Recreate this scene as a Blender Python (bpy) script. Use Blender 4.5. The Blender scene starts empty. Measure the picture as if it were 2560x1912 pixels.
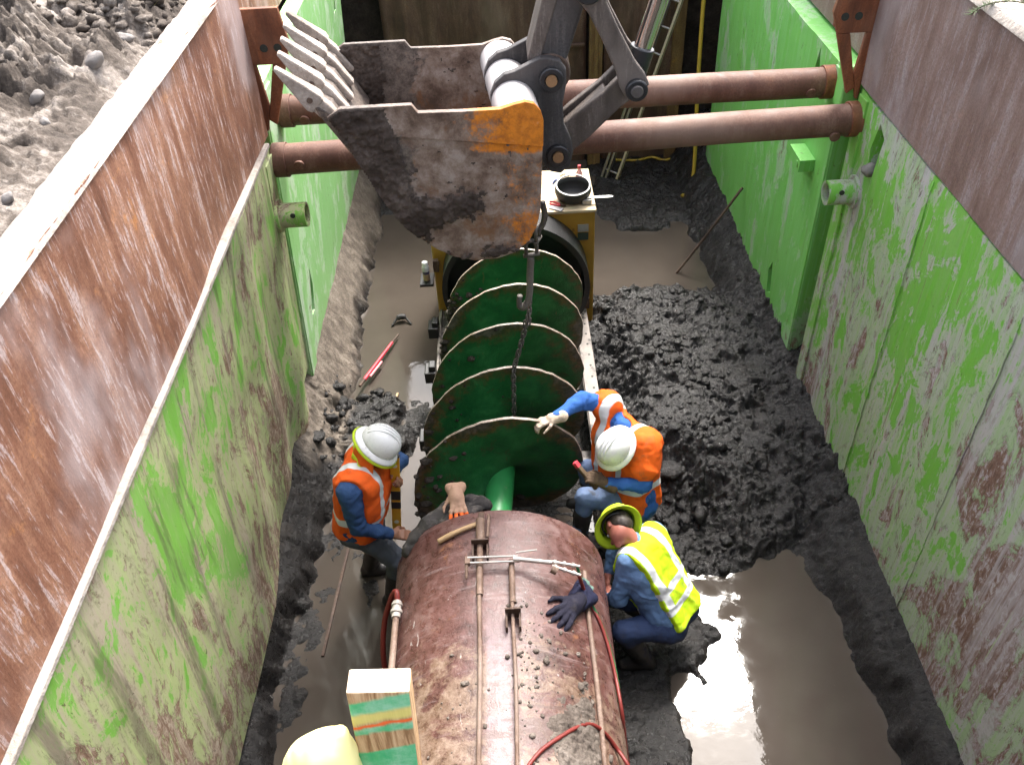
import bpy, bmesh, math, random
import numpy as np
from mathutils import Vector, Matrix
R = math.radians
random.seed(7)
scene = bpy.context.scene
COL = scene.collection

# ------------------------------------------------------------------ camera
cam_d = bpy.data.cameras.new('camera'); cam = bpy.data.objects.new('camera', cam_d); COL.objects.link(cam)
cam_d.sensor_width = 36.0; cam_d.sensor_fit = 'HORIZONTAL'; cam_d.lens = 30.09
cam_d.clip_start = 0.05; cam_d.clip_end = 2000
_Rt = Vector((0.99869, -0.02641, -0.04381)); _Up = Vector((0.05034, 0.65945, 0.75006)); _Fw = Vector((-0.00908, 0.75128, -0.65992))
cam.matrix_world = Matrix(((_Rt.x, _Up.x, -_Fw.x, 0), (_Rt.y, _Up.y, -_Fw.y, 0), (_Rt.z, _Up.z, -_Fw.z, 5.4), (0, 0, 0, 1)))
scene.camera = cam

# ------------------------------------------------------------------ light
SUN = Vector((0.18, 0.53, 0.84)).normalized()
EL = math.asin(SUN.z); AZ = math.atan2(SUN.x, SUN.y)
world = bpy.data.worlds.new('World'); scene.world = world; world.use_nodes = True
wn = world.node_tree.nodes; wl = world.node_tree.links; wn.clear()
sky = wn.new('ShaderNodeTexSky'); sky.sky_type = 'NISHITA'; sky.sun_disc = False
sky.sun_elevation = EL; sky.sun_rotation = AZ; sky.air_density = 1.0; sky.dust_density = 6.0; sky.ozone_density = 1.0
tc = wn.new('ShaderNodeTexCoord')
cn = wn.new('ShaderNodeTexNoise'); cn.inputs['Scale'].default_value = 2.6; cn.inputs['Detail'].default_value = 6
cr = wn.new('ShaderNodeValToRGB'); cr.color_ramp.elements[0].position = .36; cr.color_ramp.elements[1].position = .62
bw = wn.new('ShaderNodeRGBToBW')
cloud = wn.new('ShaderNodeMix'); cloud.data_type = 'RGBA'; cloud.inputs[0].default_value = .85     # thin cloud takes the blue out
veil = wn.new('ShaderNodeMix'); veil.data_type = 'RGBA'; veil.blend_type = 'MULTIPLY'
veil.inputs[0].default_value = 1.0; veil.inputs[7].default_value = (2.3, 2.3, 2.33, 1)
wm = wn.new('ShaderNodeMix'); wm.data_type = 'RGBA'
bg = wn.new('ShaderNodeBackground'); bg.inputs['Strength'].default_value = 0.15
wo = wn.new('ShaderNodeOutputWorld')
wl.new(tc.outputs['Generated'], cn.inputs['Vector']); wl.new(cn.outputs['Fac'], cr.inputs['Fac'])
wl.new(sky.outputs[0], bw.inputs[0]); wl.new(sky.outputs[0], cloud.inputs[6]); wl.new(bw.outputs[0], cloud.inputs[7])
wl.new(cloud.outputs[2], veil.inputs[6])
wl.new(cr.outputs['Color'], wm.inputs[0]); wl.new(sky.outputs[0], wm.inputs[6]); wl.new(veil.outputs[2], wm.inputs[7])
wl.new(wm.outputs[2], bg.inputs['Color']); wl.new(bg.outputs[0], wo.inputs['Surface'])
sun_d = bpy.data.lights.new('sun', 'SUN'); sun_d.energy = 2.1; sun_d.angle = R(10.5); sun_d.color = (1.0, .955, .89)
sun = bpy.data.objects.new('sun', sun_d); COL.objects.link(sun)
sun.rotation_euler = SUN.to_track_quat('Z', 'Y').to_euler(); sun.location = (4, 6, 14)
vs = scene.view_settings; vs.view_transform = 'Standard'; vs.look = 'None'; vs.exposure = 1.58; vs.gamma = 1.0; vs.use_curve_mapping = False
scene.render.engine = 'CYCLES'
scene.cycles.max_bounces = 6; scene.cycles.diffuse_bounces = 3; scene.cycles.caustics_reflective = False; scene.cycles.caustics_refractive = False; scene.cycles.adaptive_threshold = .025; scene.cycles.use_denoising = True

# ------------------------------------------------------------------ numpy noise
def _hash(ix, iy, iz, s):
    h = (ix.astype(np.uint32)*np.uint32(374761393) + iy.astype(np.uint32)*np.uint32(668265263)
         + iz.astype(np.uint32)*np.uint32(2246822519) + np.uint32((s*3266489917) & 0xffffffff))
    h = (h ^ (h >> np.uint32(13)))*np.uint32(1274126177); h = h ^ (h >> np.uint32(16))
    return (h & np.uint32(0xffff)).astype(np.float32)/32767.5 - 1.0
def vnoise(x, y, z=None, s=0):
    x = np.asarray(x, np.float32); y = np.asarray(y, np.float32)
    fx = np.floor(x); fy = np.floor(y); ix = fx.astype(np.int64); iy = fy.astype(np.int64)
    u = x-fx; v = y-fy; u = u*u*u*(u*(u*6-15)+10); v = v*v*v*(v*(v*6-15)+10)
    def layer(iz):
        a = _hash(ix, iy, iz, s); b = _hash(ix+1, iy, iz, s); c = _hash(ix, iy+1, iz, s); d = _hash(ix+1, iy+1, iz, s)
        return (a*(1-u)+b*u)*(1-v) + (c*(1-u)+d*u)*v
    if z is None: return layer(np.zeros_like(ix))
    z = np.asarray(z, np.float32); fz = np.floor(z); iz = fz.astype(np.int64); w = z-fz; w = w*w*w*(w*(w*6-15)+10)
    return layer(iz)*(1-w) + layer(iz+1)*w
def fbm(x, y, z=None, o=4, s=0, g=.5):
    r = 0; a = 1; t = 0
    for i in range(o):
        f = 2.03**i
        r = r + a*vnoise(x*f+17.3*i, y*f-9.1*i, None if z is None else z*f+4.7*i, s+i); t += a; a *= g
    return r/t
def worley(x, y, s=0, jit=.9):
    fx = np.floor(x).astype(np.int64); fy = np.floor(y).astype(np.int64); d = np.full(x.shape, 9., np.float32); z = np.zeros_like(fx)
    for i in (-1, 0, 1):
        for j in (-1, 0, 1):
            cx = fx+i; cy = fy+j; px = cx+.5+.5*jit*_hash(cx, cy, z, s); py = cy+.5+.5*jit*_hash(cx, cy, z, s+7)
            d = np.minimum(d, np.hypot(x-px, y-py))
    return d
def sm(a, b, x):
    t = np.clip((x-a)/(b-a), 0, 1); return t*t*(3-2*t)

# ------------------------------------------------------------------ mesh helpers
def np_mesh(name, V, Q, attrs=None, smooth=True):
    V = np.asarray(V, np.float32); Q = np.asarray(Q, np.int32)
    me = bpy.data.meshes.new(name); n = len(Q); k = Q.shape[1]
    me.vertices.add(len(V)); me.vertices.foreach_set('co', V.ravel())
    me.loops.add(n*k); me.loops.foreach_set('vertex_index', Q.ravel())
    me.polygons.add(n); me.polygons.foreach_set('loop_start', np.arange(0, n*k, k, dtype=np.int32))
    me.polygons.foreach_set('loop_total', np.full(n, k, np.int32))
    if smooth: me.polygons.foreach_set('use_smooth', np.ones(n, bool))
    for a, d in (attrs or {}).items():
        at = me.attributes.new(a, 'FLOAT', 'POINT'); at.data.foreach_set('value', np.asarray(d, np.float32).ravel())
    me.update(calc_edges=True); me.validate(); return me
def link(name, me, mat=None, parent=None, label=None, category=None, group=None, kind=None):
    o = bpy.data.objects.new(name, me); COL.objects.link(o)
    if mat is not None and me is not None and len(me.materials) == 0:
        for m in (mat if isinstance(mat, (list, tuple)) else [mat]): me.materials.append(m)
    if parent is not None:
        o.parent = parent; o.matrix_parent_inverse = inv_world(parent)
    return tag(o, label, category, group, kind)
def world_of(o):
    m = o.matrix_basis.copy()
    return world_of(o.parent) @ o.matrix_parent_inverse @ m if o.parent else m
def inv_world(o): return world_of(o).inverted()
def tag(o, label=None, category=None, group=None, kind=None):
    if label: o['label'] = label
    if category: o['category'] = category
    if group: o['group'] = group
    if kind: o['kind'] = kind
    return o
def thing(name, label, category, loc=(0, 0, 0), group=None):
    o = bpy.data.objects.new(name, None); COL.objects.link(o); o.empty_display_size = .1
    o.location = loc
    return tag(o, label, category, group)
class MB:
    "collects pieces in world coordinates, then builds one mesh object"
    def __init__(s): s.v = []; s.f = []; s.m = []; s.mi = 0
    def add(s, V, F):
        b = len(s.v); s.v += [tuple(map(float, p)) for p in V]; s.f += [tuple(b+i for i in f) for f in F]; s.m += [s.mi]*len(F); return s
    def box(s, c, size, M=None):
        x, y, z = [q/2 for q in size]
        V = [Vector((i*x, j*y, k*z)) for i in (-1, 1) for j in (-1, 1) for k in (-1, 1)]
        c = Vector(c); V = [(M @ p if M else p)+c for p in V]
        return s.add(V, [(0, 1, 3, 2), (4, 6, 7, 5), (0, 4, 5, 1), (2, 3, 7, 6), (0, 2, 6, 4), (1, 5, 7, 3)])
    def bar(s, a, b, w, h, up=(0, 0, 1)):
        a = Vector(a); b = Vector(b); d = (b-a).normalized(); sx = d.cross(Vector(up)).normalized(); u = sx.cross(d)
        M = Matrix((sx, d, u)).transposed()
        return s.box((a+b)/2, (w, (b-a).length, h), M)
    def cyl(s, a, b, r0, r1=None, n=24, caps=True):
        r1 = r0 if r1 is None else r1
        a = Vector(a); b = Vector(b); q = (b-a).normalized().to_track_quat('Z', 'Y').to_matrix()
        V = []
        for p, r in ((a, r0), (b, r1)):
            V += [p + q @ Vector((r*math.cos(2*math.pi*i/n), r*math.sin(2*math.pi*i/n), 0)) for i in range(n)]
        F = [(i, (i+1) % n, n+(i+1) % n, n+i) for i in range(n)]
        if caps: F += [tuple(range(n-1, -1, -1)), tuple(range(n, 2*n))]
        return s.add(V, F)
    def ring(s, a, b, ro, ri, n=32):
        a = Vector(a); b = Vector(b); q = (b-a).normalized().to_track_quat('Z', 'Y').to_matrix(); V = []
        for p, r in ((a, ro), (b, ro), (b, ri), (a, ri)):
            V += [p + q @ Vector((r*math.cos(2*math.pi*i/n), r*math.sin(2*math.pi*i/n), 0)) for i in range(n)]
        F = []
        for k in range(4):
            for i in range(n): F.append((k*n+i, k*n+(i+1) % n, ((k+1) % 4)*n+(i+1) % n, ((k+1) % 4)*n+i))
        return s.add(V, F)
    def tube(s, path, r, n=10, closed=False, caps=True):
        P = [Vector(p) for p in path]; m = len(P); rr = r if isinstance(r, (list, tuple)) else [r]*m
        V = []; up = None
        for i, p in enumerate(P):
            t = (P[(i+1) % m]-P[i-1] if closed else P[min(i+1, m-1)]-P[max(i-1, 0)]).normalized()
            if up is None: up = t.orthogonal().normalized()
            up = (up - t*up.dot(t)).normalized(); sd = t.cross(up)
            V += [p + (up*math.cos(2*math.pi*k/n) + sd*math.sin(2*math.pi*k/n))*rr[i] for k in range(n)]
        F = []
        for i in range(m if closed else m-1):
            j = (i+1) % m
            F += [(i*n+k, i*n+(k+1) % n, j*n+(k+1) % n, j*n+k) for k in range(n)]
        if caps and not closed: F += [tuple(range(n-1, -1, -1)), tuple(range((m-1)*n, m*n))]
        return s.add(V, F)
    def prism(s, outline, fn0, fn1):
        n = len(outline); V = [fn0(*p) for p in outline]+[fn1(*p) for p in outline]
        return s.add(V, [tuple(range(n-1, -1, -1)), tuple(range(n, 2*n))]+[(i, (i+1) % n, n+(i+1) % n, n+i) for i in range(n)])
    def lathe(s, prof, M, n=32, closed=False):
        V = []
        for r, z in prof: V += [M @ Vector((r*math.cos(2*math.pi*i/n), r*math.sin(2*math.pi*i/n), z)) for i in range(n)]
        m = len(prof); F = []
        for k in range(m if closed else m-1):
            j = (k+1) % m
            F += [(k*n+i, k*n+(i+1) % n, j*n+(i+1) % n, j*n+i) for i in range(n)]
        return s.add(V, F)
    def grid(s, P):
        "P: 2-D list of points"
        a = len(P); b = len(P[0]); V = [p for r in P for p in r]
        return s.add(V, [(i*b+j, i*b+j+1, (i+1)*b+j+1, (i+1)*b+j) for i in range(a-1) for j in range(b-1)])
    def build(s, name, mat=None, parent=None, smooth=False, bevel=0, sub=0, solid=0, **k):
        me = bpy.data.meshes.new(name); me.from_pydata(s.v, [], s.f)
        bm = bmesh.new(); bm.from_mesh(me); bmesh.ops.recalc_face_normals(bm, faces=bm.faces); bm.to_mesh(me); bm.free()
        mats = mat if isinstance(mat, (list, tuple)) else [mat]
        for m in mats: me.materials.append(m)
        if len(mats) > 1: me.polygons.foreach_set('material_index', np.array(s.m, np.int32))
        if smooth:
            me.polygons.foreach_set('use_smooth', np.ones(len(me.polygons), bool))
            if smooth != 'all': me.set_sharp_from_angle(angle=R(38))
        me.update()
        o = link(name, me, None, parent, **k)
        if solid:
            b = o.modifiers.new('solid', 'SOLIDIFY'); b.thickness = solid; b.offset = 0
        if bevel:
            b = o.modifiers.new('bevel', 'BEVEL'); b.width = bevel; b.segments = 2; b.limit_method = 'ANGLE'; b.angle_limit = R(40)
        if sub:
            b = o.modifiers.new('sub', 'SUBSURF'); b.levels = sub; b.render_levels = sub
        return o
def spline(pts, n=8):
    P = [Vector(p) for p in pts]; out = []
    for i in range(len(P)-1):
        p0 = P[max(i-1, 0)]; p1 = P[i]; p2 = P[i+1]; p3 = P[min(i+2, len(P)-1)]
        for k in range(n):
            t = k/n
            out.append(.5*((2*p1)+(p2-p0)*t+(2*p0-5*p1+4*p2-p3)*t*t+(3*p1-p0-3*p2+p3)*t**3))
    return out+[P[-1]]
def grid_np(nx, ny):
    i = np.arange(nx*ny).reshape(nx, ny)
    return np.stack([i[:-1, :-1], i[1:, :-1], i[1:, 1:], i[:-1, 1:]], -1).reshape(-1, 4)

# ------------------------------------------------------------------ material helper
class MT:
    def __init__(s, name):
        s.mat = bpy.data.materials.new(name); s.mat.use_nodes = True; s.nt = s.mat.node_tree; s.N = s.nt.nodes; s.L = s.nt.links
        s.N.clear(); s.out = s.N.new('ShaderNodeOutputMaterial'); s.b = s.N.new('ShaderNodeBsdfPrincipled')
        s.L.new(s.b.outputs[0], s.out.inputs['Surface']); s._p = None
    def _in(s, sock, v):
        if isinstance(v, bpy.types.NodeSocket): s.L.new(v, sock)
        elif isinstance(v, (tuple, list)): sock.default_value = (*v, 1) if len(v) == 3 and sock.type == 'RGBA' else v
        else: sock.default_value = v
    def pos(s):
        if s._p is None: s._p = s.N.new('ShaderNodeNewGeometry')
        return s._p.outputs['Position']
    def nrm(s): s.pos(); return s._p.outputs['Normal']
    def sep(s, v, ax):
        n = s.N.new('ShaderNodeSeparateXYZ'); s.L.new(v, n.inputs[0]); return n.outputs['XYZ'.index(ax)]
    def attr(s, name):
        n = s.N.new('ShaderNodeAttribute'); n.attribute_name = name; return n.outputs['Fac']
    def map(s, sc=(1, 1, 1), loc=(0, 0, 0), rot=(0, 0, 0), v=None):
        n = s.N.new('ShaderNodeMapping'); s.L.new(v or s.pos(), n.inputs[0])
        n.inputs['Scale'].default_value = sc; n.inputs['Location'].default_value = loc; n.inputs['Rotation'].default_value = rot
        return n.outputs[0]
    def noise(s, scale=5, detail=4, rough=.55, v=None, dist=0):
        n = s.N.new('ShaderNodeTexNoise'); s.L.new(v or s.pos(), n.inputs['Vector'])
        n.inputs['Scale'].default_value = scale; n.inputs['Detail'].default_value = detail
        n.inputs['Roughness'].default_value = rough; n.inputs['Distortion'].default_value = dist
        return n.outputs['Fac']
    def vor(s, scale=5, v=None, feature='F1', rand=1):
        n = s.N.new('ShaderNodeTexVoronoi'); n.feature = feature; s.L.new(v or s.pos(), n.inputs['Vector'])
        n.inputs['Scale'].default_value = scale; n.inputs['Randomness'].default_value = rand
        return n.outputs['Distance']
    def ramp(s, f, stops, interp='LINEAR'):
        n = s.N.new('ShaderNodeValToRGB'); n.color_ramp.interpolation = interp; e = n.color_ramp.elements
        while len(e) < len(stops): e.new(.5)
        for i, (p, c) in enumerate(stops):
            e[i].position = p; e[i].color = (*c, 1) if isinstance(c, (tuple, list)) else (c, c, c, 1)
        s._in(n.inputs[0], f); return n.outputs['Color']
    def mix(s, f, a, b, mode='MIX'):
        n = s.N.new('ShaderNodeMix'); n.data_type = 'RGBA'; n.blend_type = mode
        s._in(n.inputs[0], f); s._in(n.inputs[6], a); s._in(n.inputs[7], b); return n.outputs[2]
    def m(s, op, a, b=0., c=None):
        n = s.N.new('ShaderNodeMath'); n.operation = op; s._in(n.inputs[0], a); s._in(n.inputs[1], b)
        if c is not None: s._in(n.inputs[2], c)
        return n.outputs[0]
    def step(s, x, a, b):
        n = s.N.new('ShaderNodeMapRange'); n.interpolation_type = 'SMOOTHSTEP'
        s._in(n.inputs[0], x); n.inputs[1].default_value = a; n.inputs[2].default_value = b; return n.outputs[0]
    def bump(s, h, strength=.3, dist=.01, n0=None):
        n = s.N.new('ShaderNodeBump'); n.inputs['Strength'].default_value = strength; n.inputs['Distance'].default_value = dist
        s.L.new(h, n.inputs['Height'])
        if n0 is not None: s.L.new(n0, n.inputs['Normal'])
        return n.outputs[0]
    def done(s, col, rough=.6, metal=0., normal=None, spec=None, **k):
        s._in(s.b.inputs['Base Color'], col); s._in(s.b.inputs['Roughness'], rough); s._in(s.b.inputs['Metallic'], metal)
        if normal is not None: s.L.new(normal, s.b.inputs['Normal'])
        if spec is not None: s._in(s.b.inputs['Specular IOR Level'], spec)
        for a, v in k.items(): s._in(s.b.inputs[a], v)
        return s.mat
def plain(name, col, rough=.5, metal=0., var=.25, scale=14, dirt=None, bump=.15, bd=.004):
    t = MT(name); n = t.noise(scale, 5); n2 = t.noise(scale*6, 4)
    c = t.mix(n, tuple(q*(1-var) for q in col), tuple(min(q*(1+var), 1) for q in col))
    if dirt:
        d = t.step(t.noise(scale*.6, 6, .65), dirt[1], dirt[1]+.12); c = t.mix(d, c, dirt[0])
    return t.done(c, t.ramp(n2, [(.3, max(rough-.1, .05)), (.7, min(rough+.12, 1))]), metal, t.bump(n2, bump, bd))
# ------------------------------------------------------------------ materials of the place
def rust_mat(name, cols, streak=1.0, orange=.5, tilt=0.0, scale=1.0):
    t = MT(name)
    v1 = t.map((8*scale, 8*scale, 1.1*scale), rot=(tilt, 0, 0)); v2 = t.map((46*scale, 46*scale, 6.5*scale), rot=(tilt, 0, 0)); v3 = t.map((2.0, 2.0, 1.3))
    a = t.noise(1, 7, .70, v1, .35); b = t.noise(1, 5, .70, v2, .4); c = t.noise(1, 6, .68, v3, .5); g = t.noise(75, 6, .75)
    base = t.ramp(t.m('ADD', t.m('MULTIPLY', a, .6), t.m('MULTIPLY', c, .45)), [(.40, cols[0]), (.50, cols[1]), (.58, cols[2]), (.68, cols[3])])
    fl = t.step(t.m('ADD', t.m('MULTIPLY', b, .6), t.m('MULTIPLY', a, .4)), .52, .585)
    base = t.mix(t.m('MULTIPLY', fl, .62*streak), base, cols[4])
    orr = t.m('MULTIPLY', t.step(t.m('ADD', t.m('MULTIPLY', c, .55), t.m('MULTIPLY', t.noise(7, 5, .7), .45)), .56, .70), orange)
    base = t.mix(orr, base, cols[5])
    base = t.mix(t.ramp(g, [(.36, .55), (.56, 0.)]), base, tuple(q*.5 for q in cols[1]))
    dust = t.step(t.noise(1.3, 4, .6, t.map((1, 1, .6), (3, 1, 7))), .50, .68)
    base = t.mix(t.m('MULTIPLY', dust, .45), base, cols[4])
    h = t.m('ADD', t.m('MULTIPLY', g, .5), t.m('MULTIPLY', b, .5))
    return t.done(base, t.ramp(a, [(.3, .5), (.7, .8)]), .0, t.bump(h, .32, .008), .35)
RUSTCOL = [(.12, .050, .031), (.205, .092, .056), (.31, .160, .100), (.42, .29, .24), (.53, .465, .47), (.56, .235, .055)]
RUSTCOL_R = [(.14, .085, .07), (.20, .13, .112), (.25, .18, .165), (.29, .24, .24), (.34, .305, .32), (.36, .15, .055)]
M_rustL = rust_mat('rust_streaked_plate', RUSTCOL, .95, .9)
M_rustR = rust_mat('rust_grey_plate', RUSTCOL_R, .6, .35)
M_rustFar = rust_mat('rust_dark_plate', [(.05, .032, .022), (.085, .05, .034), (.12, .075, .05), (.15, .105, .07), (.19, .15, .11), (.20, .09, .035)], .35, .55)
def green_mat(name, green, green2, faded, rust, dirt, shift, zg, yg, streak, scr_amt=.6, stain=0.):
    "paint worn through to brown steel: a wear field decides clean paint, chalky paint or bare plate"
    t = MT(name); z = t.sep(t.pos(), 'Z'); y = t.sep(t.pos(), 'Y')
    big = t.noise(1, 6, .68, t.map((1.3, 1.3, .8)), .9)
    mid = t.noise(1, 9, .76, t.map((3.4, 3.4, 1.8), (3, 8, 1)), .9)
    fine = t.noise(1, 7, .75, t.map((30, 30, 12)), .6)
    strk = t.noise(1, 7, .70, t.map((7, 7, .35)), .25)
    s2 = t.noise(1, 6, .70, t.map((26, 26, .9), (1, 5, 2)), .2)
    w = t.m('ADD', t.m('ADD', t.m('MULTIPLY', big, .36), t.m('MULTIPLY', mid, .40)), t.m('ADD', t.m('MULTIPLY', fine, .12), t.m('MULTIPLY', strk, .12)))
    w = t.m('ADD', w, t.m('ADD', t.m('MULTIPLY', t.step(z, zg[1], zg[0]), zg[2]), t.m('MULTIPLY', t.step(y, yg[1], yg[0]), yg[2])))
    w = t.m('ADD', w, shift)
    g = t.mix(t.step(s2, .40, .62), green, green2)
    fd = t.mix(t.step(s2, .42, .60), faded, tuple(.5*p+.5*q for p, q in zip(faded, dirt)))
    fd = t.mix(t.m('MULTIPLY', t.step(strk, .50, .62), streak), fd, dirt)
    c = t.mix(t.step(w, .470, .492), g, fd)
    edge = t.m('MULTIPLY', t.step(w, .520, .532), .55); c = t.mix(edge, c, tuple(q*.6 for q in faded))
    br = t.ramp(fine, [(.36, tuple(q*.55 for q in rust)), (.5, rust), (.62, dirt)])
    br = t.mix(t.m('MULTIPLY', t.step(s2, .52, .62), .5), br, dirt)
    c = t.mix(t.step(w, .534, .545), c, br)
    # long vertical smears of mud, diagonal scrapes, pinprick chips
    c = t.mix(t.m('MULTIPLY', t.step(t.m('ADD', t.m('MULTIPLY', strk, .7), t.m('MULTIPLY', big, .3)), .53, .64), streak*.75), c, dirt)
    for k, (rx, sc, th) in enumerate(((.62, (40, 40, 1.1), .655), (-.5, (36, 36, 1.3), .665))):
        n = t.noise(1, 4, .6, t.map(sc, (k*3, 1, 2), (rx, 0, 0)), .3); c = t.mix(t.m('MULTIPLY', t.step(n, th, th+.02), scr_amt), c, rust if k else tuple(min(q*1.25, 1) for q in faded))
    if stain:
        sv = t.noise(1, 7, .66, t.map((5.5, 5.5, .28), (7, 3, 4)), .25); c = t.mix(t.m('MULTIPLY', t.step(sv, .53, .64), stain), c, (.095, .085, .055))
    chip = t.step(t.noise(1, 5, .75, t.map((22, 22, 9), (5, 2, 1)), 1.2), .635, .66); c = t.mix(t.m('MULTIPLY', chip, .75), c, tuple(q*.45 for q in rust))
    h = t.m('SUBTRACT', t.m('MULTIPLY', fine, .4), t.m('MULTIPLY', t.step(w, .53, .545), .6))
    return t.done(c, t.mix(t.step(w, .47, .54), t.ramp(s2, [(.3, .40), (.7, .6)]), (.8, .8, .8)), 0., t.bump(h, .4, .006), .4)
M_greenNL = green_mat('green_paint_scraped_dirty', (.17, .43, .055), (.22, .43, .10), (.36, .43, .19), (.19, .115, .075), (.40, .34, .26), .012, (.3, 1.9, .03), (1.5, 4.5, .0), .8, .6, .6)
M_greenNR = green_mat('green_paint_scraped', (.15, .43, .05), (.19, .42, .09), (.31, .42, .23), (.20, .115, .085), (.43, .395, .41), -.024, (.6, 2.6, .032), (2.0, 4.6, .020), .85)
M_greenF = green_mat('green_paint_clean', (.16, .47, .09), (.20, .50, .14), (.27, .52, .22), (.20, .10, .06), (.33, .44, .29), -.045, (-.2, 1.0, .025), (1, 2, 0), .6, .35)

M_greenFL = green_mat('green_paint_sunlit', (.24, .52, .17), (.30, .55, .23), (.42, .62, .36), (.20, .10, .06), (.46, .56, .42), -.03, (-.2, 1.0, .02), (1, 2, 0), .6, .3)  # sunlight on the far left panel put into a paler paint colour
def mud_mat():
    t = MT('churned_mud'); dry = t.attr('dry'); cl = t.attr('clod')
    n1 = t.noise(9, 6, .65); n2 = t.noise(70, 6, .75); n3 = t.noise(2.2, 4, .6); n4 = t.noise(26, 5, .7)
    wet = t.ramp(t.m('ADD', t.m('MULTIPLY', n1, .6), t.m('MULTIPLY', n2, .4)), [(.36, (.0035, .0031, .003)), (.5, (.008, .0068, .0064)), (.62, (.019, .016, .014))])
    dr = t.ramp(t.m('ADD', t.m('MULTIPLY', n1, .55), t.m('MULTIPLY', n2, .45)), [(.36, (.05, .038, .029)), (.5, (.125, .10, .077)), (.64, (.24, .205, .165))])
    m = t.step(t.m('ADD', dry, t.m('MULTIPLY', t.m('SUBTRACT', n3, .5), .9)), .30, .75)
    c = t.mix(m, wet, dr)
    rr = t.ramp(n4, [(.38, .16), (.62, .55)])
    r = t.mix(m, rr, (.75, .75, .75))
    b = t.bump(n2, .8, .014, t.bump(n4, .6, .03))
    return t.done(c, r, 0, b, .55)
M_mud = mud_mat()
def water_mat():
    t = MT('muddy_water'); n = t.noise(3, 4, .5); f = t.noise(40, 3, .5)
    c = t.mix(n, (.048, .039, .032), (.076, .063, .052))
    sp = t.step(t.noise(75, 3, .6), .70, .74); c = t.mix(t.m('MULTIPLY', sp, .5), c, (.14, .12, .095))
    return t.done(c, t.ramp(t.noise(6, 4, .6), [(.4, .02), (.7, .09)]), 0, t.bump(t.noise(9, 3, .5), .035, .02, t.bump(n, .04, .03)), .55, IOR=1.33)
M_water = water_mat()
def soil_mat(name, a, b, c, gloss=.9):
    t = MT(name); n = t.noise(3.5, 7, .68); g = t.noise(40, 6, .7)
    col = t.ramp(t.m('ADD', t.m('MULTIPLY', n, .7), t.m('MULTIPLY', g, .3)), [(.36, a), (.5, b), (.64, c)])
    return t.done(col, gloss, 0, t.bump(g, .6, .02, t.bump(n, .5, .06)), .25)
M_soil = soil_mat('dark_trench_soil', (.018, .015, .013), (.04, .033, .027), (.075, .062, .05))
M_ground = soil_mat('sunlit_dry_soil', (.03, .024, .020), (.095, .078, .065), (.30, .265, .235))
M_dust = soil_mat('pale_dried_mud', (.22, .19, .165), (.36, .32, .285), (.48, .44, .40))
M_stone = plain('grey_stone', (.17, .155, .145), .85, var=.35, scale=20, bump=.4, bd=.01)

# ------------------------------------------------------------------ ground round the trench
def lumps(X, Y, f, s): return np.sqrt(np.clip(1-(worley(X*f+.25*vnoise(X*f*2, Y*f*2, s=s+1), Y*f+.25*vnoise(X*f*2, Y*f*2, s=s+2), s)/.80)**2, 0, 1))
TX0, TX1, TY0, TY1 = -2.02, 2.78, 0.72, 11.0
def ground_height(X, Y):
    d = -1.785-X
    Z = 3.79 + .04*fbm(X*1.2, Y*1.2, o=3, s=3)
    rough = .45+.75*sm(-.22, .15, fbm(X*1.1, Y*1.1, o=3, s=11))
    bill = lambda f, s: 1-np.abs(vnoise(X*f, Y*f, s=s))
    cl = .10*(lumps(X, Y, 3.2, 21)-.4)+.13*(lumps(X, Y, 7, 22)-.4)+.10*(lumps(X, Y, 14, 23)-.4)+.05*(lumps(X, Y, 28, 24)-.4)+.13*fbm(X*7, Y*7, o=5, s=25, g=.68)
    Z = Z + cl*rough*sm(0, .25, d) + .16*sm(.25, 1.6, d) + .10*sm(.2, .6, fbm(X*.7+3, Y*.7, o=2, s=5))*sm(.2, .8, d)
    Z = Z*sm(0, .02, d+.012)+3.70*(1-sm(0, .02, d+.012))
    return Z
def ground():
    V = []; Q = []
    def patch(X, Y, Z):
        b = sum(len(v) for v in V); V.append(np.stack([X, Y, Z], -1).reshape(-1, 3)); Q.append(grid_np(*X.shape)+b)
    # the churned strip left of the trench
    xs = np.concatenate([np.linspace(-6.2, -3.5, 70), np.linspace(-3.48, -1.785, 170)]); ys = np.linspace(1.2, 9.0, 560); X, Y = np.meshgrid(xs, ys, indexing='ij')
    Z = ground_height(X, Y)
    e = np.minimum(np.minimum(X-xs[0], Y-ys[0]), ys[-1]-Y); Z = 3.72+(Z-3.72)*sm(0, .5, e)
    patch(X, Y, Z)
    def sheet(x0, x1, y0, y1, n=40):
        X, Y = np.meshgrid(np.linspace(x0, x1, n), np.linspace(y0, y1, n), indexing='ij'); patch(X, Y, 3.72+0*X)
    x0, x1, y0, y1 = xs[0], xs[-1], ys[0], ys[-1]
    sheet(-300, x0, -300, 300, 4); sheet(x0, x1, -300, y0, 4); sheet(x0, x1, y1, 300, 4)
    sheet(x1, TX1, -300, TY0, 3); sheet(x1, TX1, TY1, 300, 3); sheet(TX1, 300, -300, 300, 4)
    link('ground', np_mesh('ground', np.concatenate(V), np.concatenate(Q)), M_ground, kind='structure', label='dry churned soil beside the trench')
ground()
def side(name, X, ny=180, nz=70, axis='X', rng=(TY0, TY1)):
    a, b = np.meshgrid(np.linspace(rng[0], rng[1], ny), np.linspace(-.5, 3.735, nz), indexing='ij')
    bulge = .06*fbm(a*1.5, b*1.5, o=4, s=int(abs(X*10)))*sm(3.7, 3.2, b)
    P = np.stack([X+bulge, a, b], -1) if axis == 'X' else np.stack([a, X+bulge, b], -1)
    link(name, np_mesh(name, P.reshape(-1, 3), grid_np(ny, nz)), M_soil, kind='structure')
side('trench_earth_side_left', TX0); side('trench_earth_side_right', TX1)
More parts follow.
